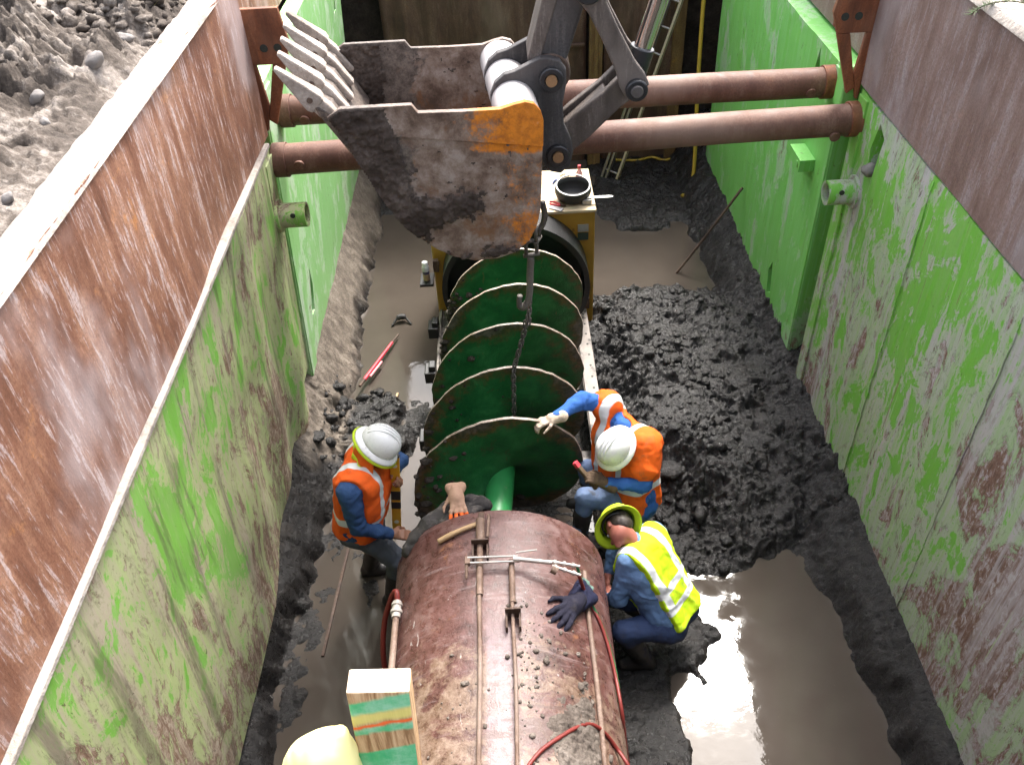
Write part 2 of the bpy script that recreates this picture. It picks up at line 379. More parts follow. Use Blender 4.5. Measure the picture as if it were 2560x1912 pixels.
side('trench_earth_end_near', TY0, 90, 60, 'Y', (TX0, TX1)); side('trench_earth_end_far', TY1, 90, 60, 'Y', (TX0, TX1))

# ------------------------------------------------------------------ trench floor: mud and standing water
def floor_height(X0, Y0):
    X = X0+.11*fbm(X0*2.3, Y0*2.3, o=3, s=31)+.055*fbm(X0*8, Y0*8, o=3, s=33)
    Y = Y0+.22*fbm(X0*1.9, Y0*1.9, o=3, s=32)+.10*fbm(X0*8, Y0*4, o=3, s=34)
    w1 = fbm(X0*1.6, Y0*1.6, o=4, s=35); w2 = fbm(X0*6, Y0*6, o=4, s=37); w3 = fbm(X0*24, Y0*24, o=3, s=39, g=.65)
    pick = sm(-.25, .35, fbm(X0*2.2, Y0*2.2, o=3, s=40))
    rg = 1-2*np.abs(fbm(X0*9, Y0*9, o=4, s=55, g=.62)); rg2 = 1-2*np.abs(fbm(X0*21, Y0*21, o=3, s=56, g=.65))
    pk2 = sm(-.3, .4, fbm(X0*3.4, Y0*3.4, o=3, s=45))
    clod = (.15*(lumps(X0, Y0, 4.2, 51)-.5)*pick*pk2+.060*(lumps(X0, Y0, 8.5, 52)-.5)*pk2+.022*(lumps(X0, Y0, 19, 53)-.5)*pick+.050*(rg-.45)*(.3+.9*pick)+.022*(rg2-.45)*pk2+.075*w2*(.4+.8*pk2)+.034*w3*(.35+.8*pick))
    H = -.07+.035*w1+.014*w2+.005*w3
    amp = np.full_like(X, .10)
    def blob(mask, h, a):
        nonlocal H, amp
        H = H*(1-mask)+np.maximum(H, h)*mask; amp = np.maximum(amp, a*mask)
    # pile of spoil right of the auger
    pile = sm(.50, .62, X)*sm(7.65, 7.35, Y)*sm(3.62, 3.92, Y-.30*sm(1.5, 2.2, X)+.25*sm(1.1, .8, X))
    blob(pile, .012+.05*sm(3.75, 4.3, Y)*sm(7.6, 7.1, Y)+.22*sm(.55, 1.2, X)*sm(4.0, 5.0, Y)*sm(7.7, 6.6, Y)+.05*w1, .45+.55*sm(3.7, 4.4, Y))
    # bank under the right wall
    rb = sm(2.02, 2.22, X-.13*sm(4., 2.3, Y)+.06*sm(7.5, 8.2, Y)); blob(rb, .02+.34*sm(2.05, 2.6, X0)+.08*sm(2.08, 2.3, X0), .40)
    # strip between pipe and puddle, where the squatting man is
    st = sm(1.0, .90, X+.05*sm(2.6, 2.9, Y))*sm(3.75, 3.5, Y)*sm(.30, .42, X); blob(st, .045+.03*w1, .55)
    kn = sm(.5, .32, np.hypot((X-.88)/1.0, (Y-3.25)/.75)); blob(kn, .03, .35)
    # left bank
    lb = sm(-1.52, -1.66, X+.16*sm(4.6, 3.4, Y)); blob(lb, .03+(.46*sm(-1.48, -2.0, X0)*sm(2.0, 5.2, Y0)+.14*sm(-1.6, -1.95, X0))*(1+.18*w1), .20)
    lc = sm(.72, .48, np.hypot((X+1.48)/.75, (Y-5.55)/.8)); blob(lc, .10, .85)
    lw = sm(-1.10, -1.25, X)*sm(5.6, 5.3, Y)*sm(3.5, 3.9, Y); blob(lw, -.012, .30)
    l3 = sm(-1.45, -1.6, X)*sm(4.6, 4.2, Y)*sm(2.3, 2.8, Y); blob(l3, -.008, .34)
    lq = sm(.45, .22, np.hypot((X+.98)/.8, (Y-5.75)/.6)); blob(lq, .0, .40)
    # far end
    fe = sm(8.7, 9.2, Y)*sm(.8, 1.1, X); blob(fe, .02, .25)
    fm = sm(.55, .35, np.hypot((X-1.55)/.7, (Y-8.95)/.6)); blob(fm, .02, .4)
    fl = sm(9.1, 9.5, Y)*sm(.1, -.5, X); blob(fl, .03, .3)
    ct = sm(.72, .62, np.abs(X+.1))*sm(3.3, 3.6, Y); blob(ct, .0, .3)
    H = H+clod*amp
    dry = .8*sm(-1.45, -1.72, X)*sm(4.7, 5.6, Y)+.30*lc*sm(.02, .14, H)+.3*sm(.12, .4, H)*sm(-1.2, -1.5, X)+.10*sm(2.3, 2.5, X)*sm(5.6, 6.4, Y)
    return H, dry, amp
def floor():
    xs = np.linspace(-2.06, 2.82, 480); ys = np.concatenate([np.linspace(.7, 1.9, 40), np.linspace(1.911, 7.8, 590), np.linspace(7.815, 11.05, 200)])
    X, Y = np.meshgrid(xs, ys, indexing='ij'); H, dry, amp = floor_height(X, Y)
    k = amp*.022; Xd = X+k*vnoise(X*18, Y*18, s=61); Yd = Y+k*vnoise(X*18, Y*18, s=62)-.25*amp*np.clip(H, 0, .1)
    me = np_mesh('trench_floor', np.stack([Xd, Yd, H], -1).reshape(-1, 3), grid_np(*X.shape), {'dry': dry, 'clod': amp})
    link('trench_floor', me, M_mud, kind='structure', label='dark wet churned mud on the trench floor')
    m = MB(); m.grid([[(x, y, 0) for y in np.linspace(.71, 11.02, 30)] for x in np.linspace(-2.04, 2.8, 16)])
    m.build('water', M_water, kind='structure', label='brown standing water on the trench floor')
floor()
def fh(x, y): return float(floor_height(np.array([[x]], float), np.array([[y]], float))[0][0, 0])
# ------------------------------------------------------------------ trench boxes
M_pipeRust = rust_mat('rust_smooth_tube', [(.10, .045, .032), (.13, .062, .043), (.155, .08, .056), (.185, .105, .078), (.27, .19, .15), (.30, .12, .045)], .3, .35)
M_rustOr = rust_mat('rust_orange_bracket', [(.10, .035, .018), (.17, .06, .028), (.25, .085, .035), (.28, .10, .04), (.30, .16, .10), (.42, .16, .04)], .3, .8)
M_void = plain('shadowed_inner_steel', (.03, .035, .028), .8)
def panel(name, sgn, y, z, x, thick, mat, parent, dents=0., holes=(), seed=0, label=None, topdirt=False):
    ny = max(int((y[1]-y[0])/.06), 8); nz = max(int((z[1]-z[0])/.06), 6)
    a, b = np.meshgrid(np.linspace(*y, ny), np.linspace(*z, nz), indexing='ij')
    t = (b-z[0])/(z[1]-z[0]); X = x[0]+(x[1]-x[0])*t
    X = X+sgn*dents*fbm(a*.9, b*.9, o=3, s=seed)*(.35+.65*sm(y[0], y[1], a))
    if dents > .05: X = X+.022*np.sin(a*8.5+.8*np.sin(b*1.7)+b*.5)*sm(3.6, 5.0, a)*sm(2.9, 2.2, b)-.05*sm(5.0, 5.6, a)*sm(1.6, .5, b)
    edge = .012*dents*12*vnoise(b*2.2, a*0, s=seed+3)*sm(y[1]-.15, y[1], a)
    top = .014*fbm(a*2.4, a*0+3, o=3, s=seed+5)*sm(z[1]-.15, z[1], b)*(1 if dents else .3)
    A = a+edge; B = b+top
    I = np.stack([X, A, B], -1).reshape(-1, 3); O = np.stack([X+sgn*thick, A, B], -1).reshape(-1, 3)
    n = ny*nz; g = grid_np(ny, nz); idx = np.arange(n).reshape(ny, nz)
    loop = np.concatenate([idx[:, 0], idx[-1, 1:], idx[-2::-1, -1], idx[0, -2:0:-1]]); l2 = np.roll(loop, -1)
    Q = np.concatenate([g, g[:, ::-1]+n, np.stack([loop, loop+n, l2+n, l2], -1)])
    me = np_mesh(name, np.concatenate([I, O]), Q, smooth=False)
    bm = bmesh.new(); bm.from_mesh(me); bmesh.ops.recalc_face_normals(bm, faces=bm.faces); bm.to_mesh(me); bm.free()
    if holes:
        tmp = bpy.data.objects.new('tmp', me); COL.objects.link(tmp); cut = MB()
        for h in holes:
            xm = x[0]+(x[1]-x[0])*((sum(q[1] for q in h)/len(h)-z[0])/(z[1]-z[0]))
            cut.prism(h, lambda u, v: (xm-sgn*.2, u, v), lambda u, v: (xm+sgn*(thick-.02), u, v))
        cme = bpy.data.meshes.new('cut'); cme.from_pydata(cut.v, [], cut.f)
        bm = bmesh.new(); bm.from_mesh(cme); bmesh.ops.recalc_face_normals(bm, faces=bm.faces); bm.to_mesh(cme); bm.free()
        co = bpy.data.objects.new('cut', cme); COL.objects.link(co)
        md = tmp.modifiers.new('b', 'BOOLEAN'); md.object = co; md.operation = 'DIFFERENCE'; md.solver = 'EXACT'
        dg = bpy.context.evaluated_depsgraph_get(); me2 = bpy.data.meshes.new_from_object(tmp.evaluated_get(dg))
        bpy.data.objects.remove(tmp); bpy.data.objects.remove(co); me = me2; me.name = name; me.materials.clear()
    me.polygons.foreach_set('use_smooth', np.ones(len(me.polygons), bool)); me.set_sharp_from_angle(angle=R(35)); me.update()
    o = link(name, me, mat, parent, label=label)
    return o
def collar(parent, sgn, x, y, z, mat, base=True):
    m = MB(); m.ring((x, y, z), (x-sgn*.20, y, z), .088, .070, 28)
    if base: m.cyl((x+sgn*.01, y, z), (x-sgn*.018, y, z), .118, n=28)
    c = m.build('socket_collar', mat, parent, smooth=True)
    m = MB(); m.cyl((x-sgn*.12, y-.085, z+.045), (x-sgn*.12, y-.094, z+.045), .018, n=14); m.build('pin_hole', M_void, parent, smooth=True)
def strut(parent, y, z, x0, x1, dz=0., r=.109):
    m = MB(); n = 18
    m.tube([(x0+(x1-x0)*i/n, y+.004*math.sin(i), z+dz*(i/n-.5)) for i in range(n+1)], r, 32)
    o = m.build('spreader_pipe', M_pipeRust, parent, smooth=True)
    for x, s in ((x0, 1), (x1, -1)):
        zz = z+dz*(-.5 if s > 0 else .5); m = MB(); m.ring((x+s*.005, y, zz), (x+s*.10, y, zz-.0), r+.012, r-.004, 32); m.build('end_sleeve', M_rustOr if s < 0 else M_pipeRust, o, smooth=True, bevel=.003)
    for x in (x0+.20, x1-.20):
        m = MB(); m.cyl((x, y-r*.93, z-.03), (x, y-r-.012, z-.034), .036, n=18); m.build('pin', M_pipeRust, o, smooth=True, bevel=.004)
def edge_post(parent, sgn, x, y0, y1, z0, z1, mat, p=.014):
    m = MB(); m.prism([(y0, z0), (y1, z0), (y1, z1), (y0, z1)], lambda u, v: (x[0]+(x[1]-x[0])*(v-z0)/(z1-z0)-sgn*p, u, v), lambda u, v: (x[0]+(x[1]-x[0])*(v-z0)/(z1-z0)+sgn*.01, u, v))
    m.build('edge_post', mat, parent, bevel=.005)

# near lower green box
nb = thing('trench_box', 'scraped green lower trench box around the big brown pipe and the three workers', 'trench box', (.4, 3.2, .3), 'trench boxes')
slotR = [(5.16, 2.80), (5.27, 2.86), (5.33, 2.66), (5.30, 2.46), (5.22, 2.50)]
pL = panel('wall_panel', -1, (.85, 5.58), (.26, 2.80), (-1.83, -1.65), .13, M_greenNL, nb, .055, ([(5.44, .60), (5.50, .86), (5.53, .62), (5.49, .46)],), 51, 'green wall panel scraped to brown and smeared with mud')
pR = panel('wall_panel', 1, (.85, 5.68), (.24, 2.93), (2.45, 2.45), .13, M_greenNR, nb, .012, (slotR,), 52, 'green wall panel with brown scrapes and grey mud film')
m = MB(); m.prism([(.85, 2.795), (5.55, 2.795), (5.55, 2.825), (.85, 2.825)], lambda u, v: (-1.638, u, v), lambda u, v: (-1.76, u, v)); m.build('top_ledge', M_dust, pL, bevel=.006)
collar(pL, -1, -1.66, 5.44, 2.32, M_greenNL); collar(pR, 1, 2.45, 5.43, 2.28, M_greenNR)
edge_post(pL, -1, (-1.80, -1.66), 5.36, 5.56, .80, 2.74, M_greenNL, .02)
edge_post(pR, 1, (2.45, 2.45), 5.53, 5.675, .30, 2.90, M_greenNR)
def seam(parent, mat, x0, x1, y, z0, z1, s):
    m = MB(); m.tube([(x0+(x1-x0)*k/40-s*.002, y+.004*math.sin(k*1.7), z0+(z1-z0)*k/40) for k in range(41)], [.005+.0012*math.sin(k*2.3) for k in range(41)], 6); m.build('weld_seam', mat, parent, smooth='all')
seam(pR, M_greenNR, 2.45, 2.45, 3.25, .35, 2.9, 1); seam(pR, M_greenNR, 2.45, 2.45, 4.42, .35, 2.9, 1)
strut(nb, 5.64, 2.69, -1.66, 2.47, .08)
# far lower green box
fb = thing('trench_box', 'bright green trench box beyond the excavator bucket towards the rusty end wall', 'trench box', (.4, 8, .35), 'trench boxes')
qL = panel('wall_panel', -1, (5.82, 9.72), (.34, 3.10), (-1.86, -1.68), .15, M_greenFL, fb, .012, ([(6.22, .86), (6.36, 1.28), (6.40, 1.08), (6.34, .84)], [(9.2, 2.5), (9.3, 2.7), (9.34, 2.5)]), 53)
qR = panel('wall_panel', 1, (5.97, 9.80), (.36, 2.92), (2.45, 2.45), .19, M_greenF, fb, .010, ([(6.70, .50), (6.78, .80), (6.86, .66), (6.80, .44)], [(6.50, 2.62), (6.60, 2.88), (6.66, 2.66)]), 54)
edge_post(qR, 1, (2.45, 2.45), 5.985, 6.20, .38, 2.90, M_greenF, .012)
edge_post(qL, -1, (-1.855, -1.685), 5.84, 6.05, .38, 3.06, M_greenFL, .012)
m = MB(); m.box((2.40, 6.40, 2.06), (.14, .30, .10)); m.cyl((2.33, 6.31, 2.06), (2.325, 6.31, 2.06), .025, n=12); m.build('lower_socket', M_greenF, qR, bevel=.01)
m = MB(); m.box((2.44, 5.90, 2.86), (.13, .15, .30)); m.box((2.44, 5.84, 3.00), (.06, .05, .06)); m.build('stacking_lug', M_greenF, qR, bevel=.012)
strut(fb, 6.22, 2.76, -1.70, 2.46, .0)
# upper rusty boxes stacked on them
def bracket(parent, sgn, x, y, z):
    # end gusset with two pin holes and a triangular window
    def P(u, v, t): return (x-sgn*u, y+t, z+v)
    m = MB()
    m.prism([(-.02, .52), (.24, .52), (.27, .30), (.22, .16), (-.02, .16)], lambda u, v: P(u, v, 0), lambda u, v: P(u, v, .04))
    m.prism([(.22, .159), (.13, .159), (.02, -.22), (.07, -.26)], lambda u, v: P(u, v, .002), lambda u, v: P(u, v, .038))
    m.prism([(-.02, .159), (.02, .159), (.045, -.12), (.0, -.30), (-.02, -.30)], lambda u, v: P(u, v, .001), lambda u, v: P(u, v, .039))
    m.box(P(.125, .34, .06), (.22, .04, .30))
    b = m.build('corner_gusset', M_rustOr, parent, bevel=.006)
    for u in (.10, .19):
        m = MB(); m.cyl(P(u, .27, -.004), P(u, .27, .003), .026, n=18); m.build('pin_hole', M_void, parent, smooth=True)
nu = thing('stacked_trench_box', 'rusty steel upper trench box stacked on the near green box', 'trench box', (.4, 3.2, 2.83), 'trench boxes')
uL = panel('wall_panel', -1, (.85, 5.66), (2.83, 3.86), (-1.67, -1.66), .12, M_rustL, nu, .03, (), 55, 'rusty plate with orange patches and pale vertical streaks')
uR = panel('wall_panel', 1, (.85, 5.72), (2.945, 3.88), (2.45, 2.46), .12, M_rustR, nu, .015, (), 56, 'grey brown rusty plate')
bracket(uL, -1, -1.665, 5.70, 3.14); bracket(uR, 1, 2.45, 5.76, 3.12)
# dried mud lying on the two top edges
for sgn, xa, xb, par, sd in ((-1, -1.645, -1.82, uL, 71), (1, 2.44, 2.62, uR, 72)):
    n1, n2 = 260, 14
    a, b = np.meshgrid(np.linspace(.85, 5.66, n1), np.linspace(0, 1, n2), indexing='ij')
    X = xa+(xb-xa)*b; Z = 3.862+(.02 if sgn > 0 else 0)+.016*np.sin(b*math.pi)**.5+.016*fbm(a*9, X*9, o=4, s=sd)*np.sin(b*math.pi)**.3
    Z = np.where(b <= 0, 3.845, Z); Z = np.where(b >= 1, 3.74 if sgn < 0 else 3.8, Z)
    X = X+np.where((b > 0) & (b < .2), .008*fbm(a*14, b, o=2, s=sd+1), 0)
    link('dried_mud_cap', np_mesh('dried_mud_cap', np.stack([X, a, Z], -1).reshape(-1, 3), grid_np(n1, n2)), M_dust, par)
fu = thing('stacked_trench_box', 'rusty upper trench box plate behind the bright green panel top on the far right', 'trench box', (.4, 8, 2.9), 'trench boxes')
panel('wall_panel', 1, (5.9, 9.9), (2.95, 3.86), (2.60, 2.60), .10, M_rustR, fu, .012, (), 57)
panel('wall_panel', -1, (5.9, 9.9), (3.14, 3.88), (-1.84, -1.84), .10, M_rustL, fu, .012, (), 58)

# ------------------------------------------------------------------ end wall of steel sheets
def sheet(x0, x1, y, z1, label, pitch=None):
    m = MB(); n = int((x1-x0)/.05); nz = 30
    P = []
    for j in range(nz+1):
        zz = -.2+(z1+.2)*j/nz
        P.append([(x0+(x1-x0)*i/n, y+.012*math.sin(i*.9)+.01*math.sin(zz*3+i*.2), zz) for i in range(n+1)])
    m.grid(P); return m.build('steel_sheet', M_rustFar, None, smooth='all', solid=.03, label=label, category='steel sheet', group='steel sheets closing the trench end')
sheet(-1.44, 1.02, 10.62, 3.75, 'wide dark rusty steel sheet closing the trench end behind the bucket')
sheet(1.24, 2.20, 10.58, 3.75, 'narrower reddish rusty steel sheet behind the leaning ladder')
m = MB(); m.box((-.2, 10.565, 1.55), (2.4, .05, .035)); m.build('weld_seam_bar', M_rustFar, None, bevel=.005, label='dark horizontal steel bar across the wide rusty sheet', category='bar')
M_post = rust_mat('old_yellow_post', [(.09, .055, .025), (.14, .085, .035), (.20, .13, .05), (.26, .17, .06), (.22, .16, .10), (.42, .25, .03)], .3, .9)
m = MB(); m.box((1.13, 10.50, 1.7), (.16, .12, 3.9)); m.box((1.13, 10.43, 1.7), (.05, .03, 3.9)); m.build('soldier_post', M_post, None, bevel=.008, label='worn yellow steel post between the two rusty end sheets', category='post')
m = MB(); m.prism([(2.06, 0), (2.20, 0), (2.20, 3.7), (2.06, 3.7)], lambda u, v: (u, 10.52, v), lambda u, v: (u, 10.45, v)); m.build('edge_channel', M_post, None, bevel=.006, label='brown steel channel at the right end of the rusty sheets', category='post')
# ladder leaning in the far corner
M_fib = plain('cream_ladder_rail', (.34, .29, .20), .55, var=.15); M_fibg = plain('green_ladder_rail', (.10, .26, .13), .5, var=.2); M_alu = plain('dull_aluminium', (.20, .19, .18), .4, .7, var=.15)
def ladder():
    t = thing('ladder', 'ladder with cream and grey rails leaning on the rusty end wall', 'ladder', (1.3, 10.05, 0))
    foot = Vector((1.30, 10.02, -.05)); top = Vector((2.50, 10.40, 3.6)); d = (top-foot); L = d.length; d.normalize(); s = Vector((.72, -.42, -.20)); s = (s-d*s.dot(d)).normalized(); up = s.cross(d)
    for k, mt in ((0, M_alu), (1, M_fib)):
        o = s*(.06 if k == 0 else .20) - s*.13
        m = MB(); a = foot+o; b = top+o
        m.bar(a, b, .012, .085, up); m.bar(a+up*.036, b+up*.036, .03, .012, up); m.bar(a-up*.036, b-up*.036, .03, .012, up)
        r = m.build('rail', mt, t, bevel=.002)
        if k:
            for i in range(12):
                p = a+d*(.15+i*.305); mm = MB(); mm.cyl(p+s*.0065, p+s*.0082, .014, n=12); mm.build('rung_end', M_void, r, smooth=True)
    m = MB(); m.bar(foot+s*-.13, top+s*-.13, .035, .05, up); m.build('rail', M_alu, t, bevel=.003)
    for i in range(12):
        p = foot+d*(.15+i*.305); m = MB(); m.cyl(p-s*.12, p+s*.07, .016, n=10); m.build('rung', M_alu, t, smooth=True)
ladder()
# yellow hose hanging in the corner and the cord by the wall
M_yel = plain('yellow_rubber', (.42, .28, .03), .5, var=.25)
m = MB(); m.tube(spline([(2.30, 10.15, 3.7), (2.29, 10.05, 2.2), (2.28, 9.85, 1.2), (2.29, 9.72, .6), (2.28, 9.62, .22), (2.22, 9.52, .06), (2.12, 9.42, .05)], 8), .024, 10)
m.build('hose', M_yel, None, smooth='all', label='yellow hose hanging down in the far right corner', category='hose')
m = MB(); m.tube(spline([(1.42, 10.44, .06), (1.7, 10.42, .05), (1.9, 10.46, .06), (2.05, 10.38, .05), (2.22, 10.42, .06), (2.3, 10.34, .06)], 8), .016, 8)
m.build('cord', M_yel, None, smooth='all', label='yellow cord lying along the foot of the end wall', category='cord')
# ------------------------------------------------------------------ big casing pipe
PX, PZ, PR, PY1 = -.19, .74, .675, 3.38
def casing_mat():
    t = MT('brown_casing_steel'); p = t.pos(); y = t.sep(p, 'Y'); x = t.sep(p, 'X')
    a = t.noise(3.2, 7, .72, None, .8); b = t.noise(16, 7, .75); g = t.noise(90, 5, .75); st = t.noise(1, 6, .75, t.map((4, 34, 4)), .5)
    c = t.ramp(t.m('ADD', t.m('MULTIPLY', a, .55), t.m('MULTIPLY', b, .45)), [(.38, (.042, .018, .016)), (.47, (.086, .036, .030)), (.54, (.125, .056, .049)), (.63, (.19, .115, .105))])
    c = t.mix(t.m('MULTIPLY', t.step(st, .54, .64), .55), c, (.24, .175, .17))
    c = t.mix(t.m('MULTIPLY', t.step(t.noise(7, 6, .75, t.map((1, 1, 1), (5, 1, 2)), .5), .60, .68), .5), c, (.30, .13, .05))
    mud = t.m('ADD', t.m('MULTIPLY', t.noise(4.2, 8, .78, t.map((1, 1.2, 1), (2, 7, 1)), .9), .8), t.m('MULTIPLY', t.step(y, 3.0, 2.1), .20))
    mud = t.m('ADD', mud, t.m('MULTIPLY', t.m('SUBTRACT', b, .5), .25))
    c = t.mix(t.m('MULTIPLY', t.step(mud, .515, .62), .75), c, t.ramp(b, [(.36, (.11, .066, .042)), (.5, (.20, .135, .092)), (.64, (.31, .235, .178))]))
    band = t.m('MULTIPLY', t.step(t.m('ABSOLUTE', t.m('ADD', t.m('ADD', x, .17), t.m('MULTIPLY', t.m('SUBTRACT', b, .5), .05))), .085, .06), t.step(y, 2.8, 2.35))
    c = t.mix(t.m('MULTIPLY', band, .55), c, t.ramp(b, [(.38, (.11, .06, .065)), (.6, (.30, .245, .275))]))
    sc = t.step(t.noise(1, 3, .5, t.map((16, 5, 16), rot=(0, .5, .7)), 1.8), .71, .73); c = t.mix(t.m('MULTIPLY', sc, .8), c, (.42, .37, .35))
    wm = t.step(t.noise(1, 5, .65, t.map((1.3, 8, 1.3), rot=(0, 0, .35)), .6), .57, .62); c = t.mix(t.m('MULTIPLY', wm, t.m('MULTIPLY', t.step(y, 2.8, 2.4), .7)), c, (.085, .045, .036))
    dk = t.step(t.noise(38, 3, .6), .70, .74); c = t.mix(t.m('MULTIPLY', dk, .7), c, (.035, .024, .02))
    return t.done(c, t.ramp(b, [(.35, .18), (.65, .52)]), 0, t.bump(g, .3, .008, t.bump(b, .3, .014)), .5)
M_casing = casing_mat()
M_bar = rust_mat('rusty_round_bar', [(.10, .06, .042), (.15, .095, .068), (.21, .14, .105), (.26, .19, .15), (.33, .26, .22), (.28, .12, .045)], .4, .5)
M_dkrust = rust_mat('dark_rusty_steel', [(.04, .025, .018), (.07, .04, .028), (.10, .06, .04), (.14, .09, .065), (.20, .16, .14), (.28, .13, .04)], .4, .5)
def on_pipe(x, y, off=0.):
    z = PZ+math.sqrt(max((PR+off)**2-(x-PX)**2, 0)); return (x, y, z)
cp = thing('casing_pipe', 'large rusty brown steel casing pipe lying on the trench floor in front', 'pipe', (PX, 2.2, 0))
m = MB(); N = 96
for k, (y, r) in enumerate([(PY1-.03, PR-.02), (PY1, PR-.012), (PY1, PR-.003), (PY1-.004, PR)]): pass
prof = [(PY1, PR-.016), (PY1, PR-.003), (PY1-.004, PR)]+[(PY1-.01-i*.1, PR) for i in range(1, 26)]+[(.84, PR), (.84, PR-.016)]
P = [[(PX+r*math.cos(2*math.pi*i/N), y, PZ+r*math.sin(2*math.pi*i/N)) for i in range(N+1)] for y, r in prof+[(PY1, PR-.016)]]
m.grid(P); m.build('shell', M_casing, cp, smooth=True)
# steering rods along the top with their brackets
def rod(x, y0, y1, r, off=.02, mat=None):
    m = MB(); n = 14; m.tube([on_pipe(x+.003*math.sin(i*.9), y0+(y1-y0)*i/n, off) for i in range(n+1)], r, 12); return m.build('rod', mat or M_bar, cp, smooth=True)
def guide(x, y, w=.10):
    c = Vector(on_pipe(x, y, .035)); m = MB()
    m.box((c.x, y, c.z+.01), (w, .012, .085)); m.box((c.x-w*.42, y-.05, c.z-.005), (.012, .09, .05)); m.box((c.x+w*.42, y-.05, c.z-.005), (.012, .09, .05))
    m.build('rod_guide', M_dkrust, cp, bevel=.003)
rod(-.278, 1.0, 3.10, .0125, .030); rod(-.098, 1.0, 2.96, .0105, .035)
m = MB(); m.cyl(on_pipe(-.275, 3.10, .03), on_pipe(-.275, 3.28, .04), .026, n=16); m.build('rod_sleeve', M_bar, cp, smooth=True)
m = MB(); m.cyl(on_pipe(-.098, 2.70, .035), on_pipe(-.098, 2.98, .035), .0165, n=14); m.build('rod_sleeve', M_bar, cp, smooth=True)
m = MB(); m.cyl(on_pipe(-.278, 2.76, .03), on_pipe(-.278, 3.10, .03), .019, n=14); m.build('rod_sleeve', M_bar, cp, smooth=True)
guide(-.275, 3.10); guide(-.098, 2.63, .085)
rod(.325, 1.0, 3.06, .014, .012)
m = MB(); m.cyl(on_pipe(-.79, 1.0, .03), on_pipe(-.79, 2.86, .03), .019, n=14); m.build('water_line', M_bar, cp, smooth=True)
m = MB(); m.cyl(on_pipe(-.79, 2.86, .03), on_pipe(-.79, 2.97, .03), .027, n=12); m.ring(on_pipe(-.79, 2.89, .03), on_pipe(-.79, 2.91, .03), .036, .02, 12); m.ring(on_pipe(-.79, 2.94, .03), on_pipe(-.79, 2.955, .03), .034, .02, 12); m.build('line_coupling', plain('dirty_white_coupling', (.42, .38, .34), .6), cp, smooth=True)
# clods and crumbs of mud on the pipe
def crumbs(name, spots, mat, parent=None, **k):
    m = MB(); rr = random.Random(5)
    for (x, y, z, r) in spots:
        bm = bmesh.new(); bmesh.ops.create_icosphere(bm, subdivisions=2 if r > .016 else 1, radius=1)
        q = Matrix.Rotation(rr.random()*6, 3, 'Z') @ Matrix.Rotation(rr.random()*6, 3, 'X'); s = Vector((r*(.7+rr.random()*.8), r*(.7+rr.random()*.8), r*(.5+rr.random()*.5)))
        V = []
        for v in bm.verts:
            p = q @ (v.co*(.75+rr.random()*.5)); V.append((x+p.x*s.x, y+p.y*s.y, z+p.z*s.z))
        m.add(V, [tuple(v.index for v in f.verts) for f in bm.faces]); bm.free()
    return m.build(name, mat, parent, smooth='all', **k)
rr = random.Random(3); spots = []
for i in range(260):
    cx, cy, sx, sy = rr.choice([(.17, 2.05, .10, .14), (.05, 2.3, .14, .1), (.02, 2.55, .12, .08), (.27, 2.2, .04, .16), (.27, 2.0, .05, .12), (-.45, 2.1, .2, .2), (-.05, 2.35, .05, .25), (.16, 1.9, .1, .1)])
    x = rr.gauss(cx, sx); y = rr.gauss(cy, sy); r = abs(rr.gauss(.001, .006))+.002
    if abs(x-PX) < PR*.9 and y < 3.2: spots.append((*on_pipe(x, y, r*.2), r))
M_clod = soil_mat('drying_clods', (.07, .055, .045), (.15, .125, .105), (.26, .225, .195))
crumbs('mud_crumbs', spots, M_clod, cp, kind='stuff')
def plaster():
    nx, ny = 150, 150; u, v = np.meshgrid(np.linspace(-.02, .34, nx), np.linspace(1.55, 2.45, ny), indexing='ij')
    msk = np.exp(-((u-.17)/.12)**2-((v-1.98)/.24)**2)+.55*np.exp(-((u-.265)/.05)**2-((v-2.2)/.3)**2)
    h = .032*(msk*1.1-.62+.55*fbm(u*16, v*16, o=4, s=77))+.012*(lumps(u, v, 45, 78)-.5)*sm(.3, .7, msk)
    Z = PZ+np.sqrt((PR+np.clip(h, -.02, .03))**2-(u-PX)**2); keep = (h > -.004).ravel(); Q = grid_np(nx, ny); Q = Q[keep[Q].all(1)]
    used = np.unique(Q); mp = -np.ones(nx*ny, int); mp[used] = np.arange(len(used))
    link('mud_plaster', np_mesh('mud_plaster', np.stack([u, v, Z], -1).reshape(-1, 3)[used], mp[Q]), M_clod, cp, kind='stuff')
plaster()

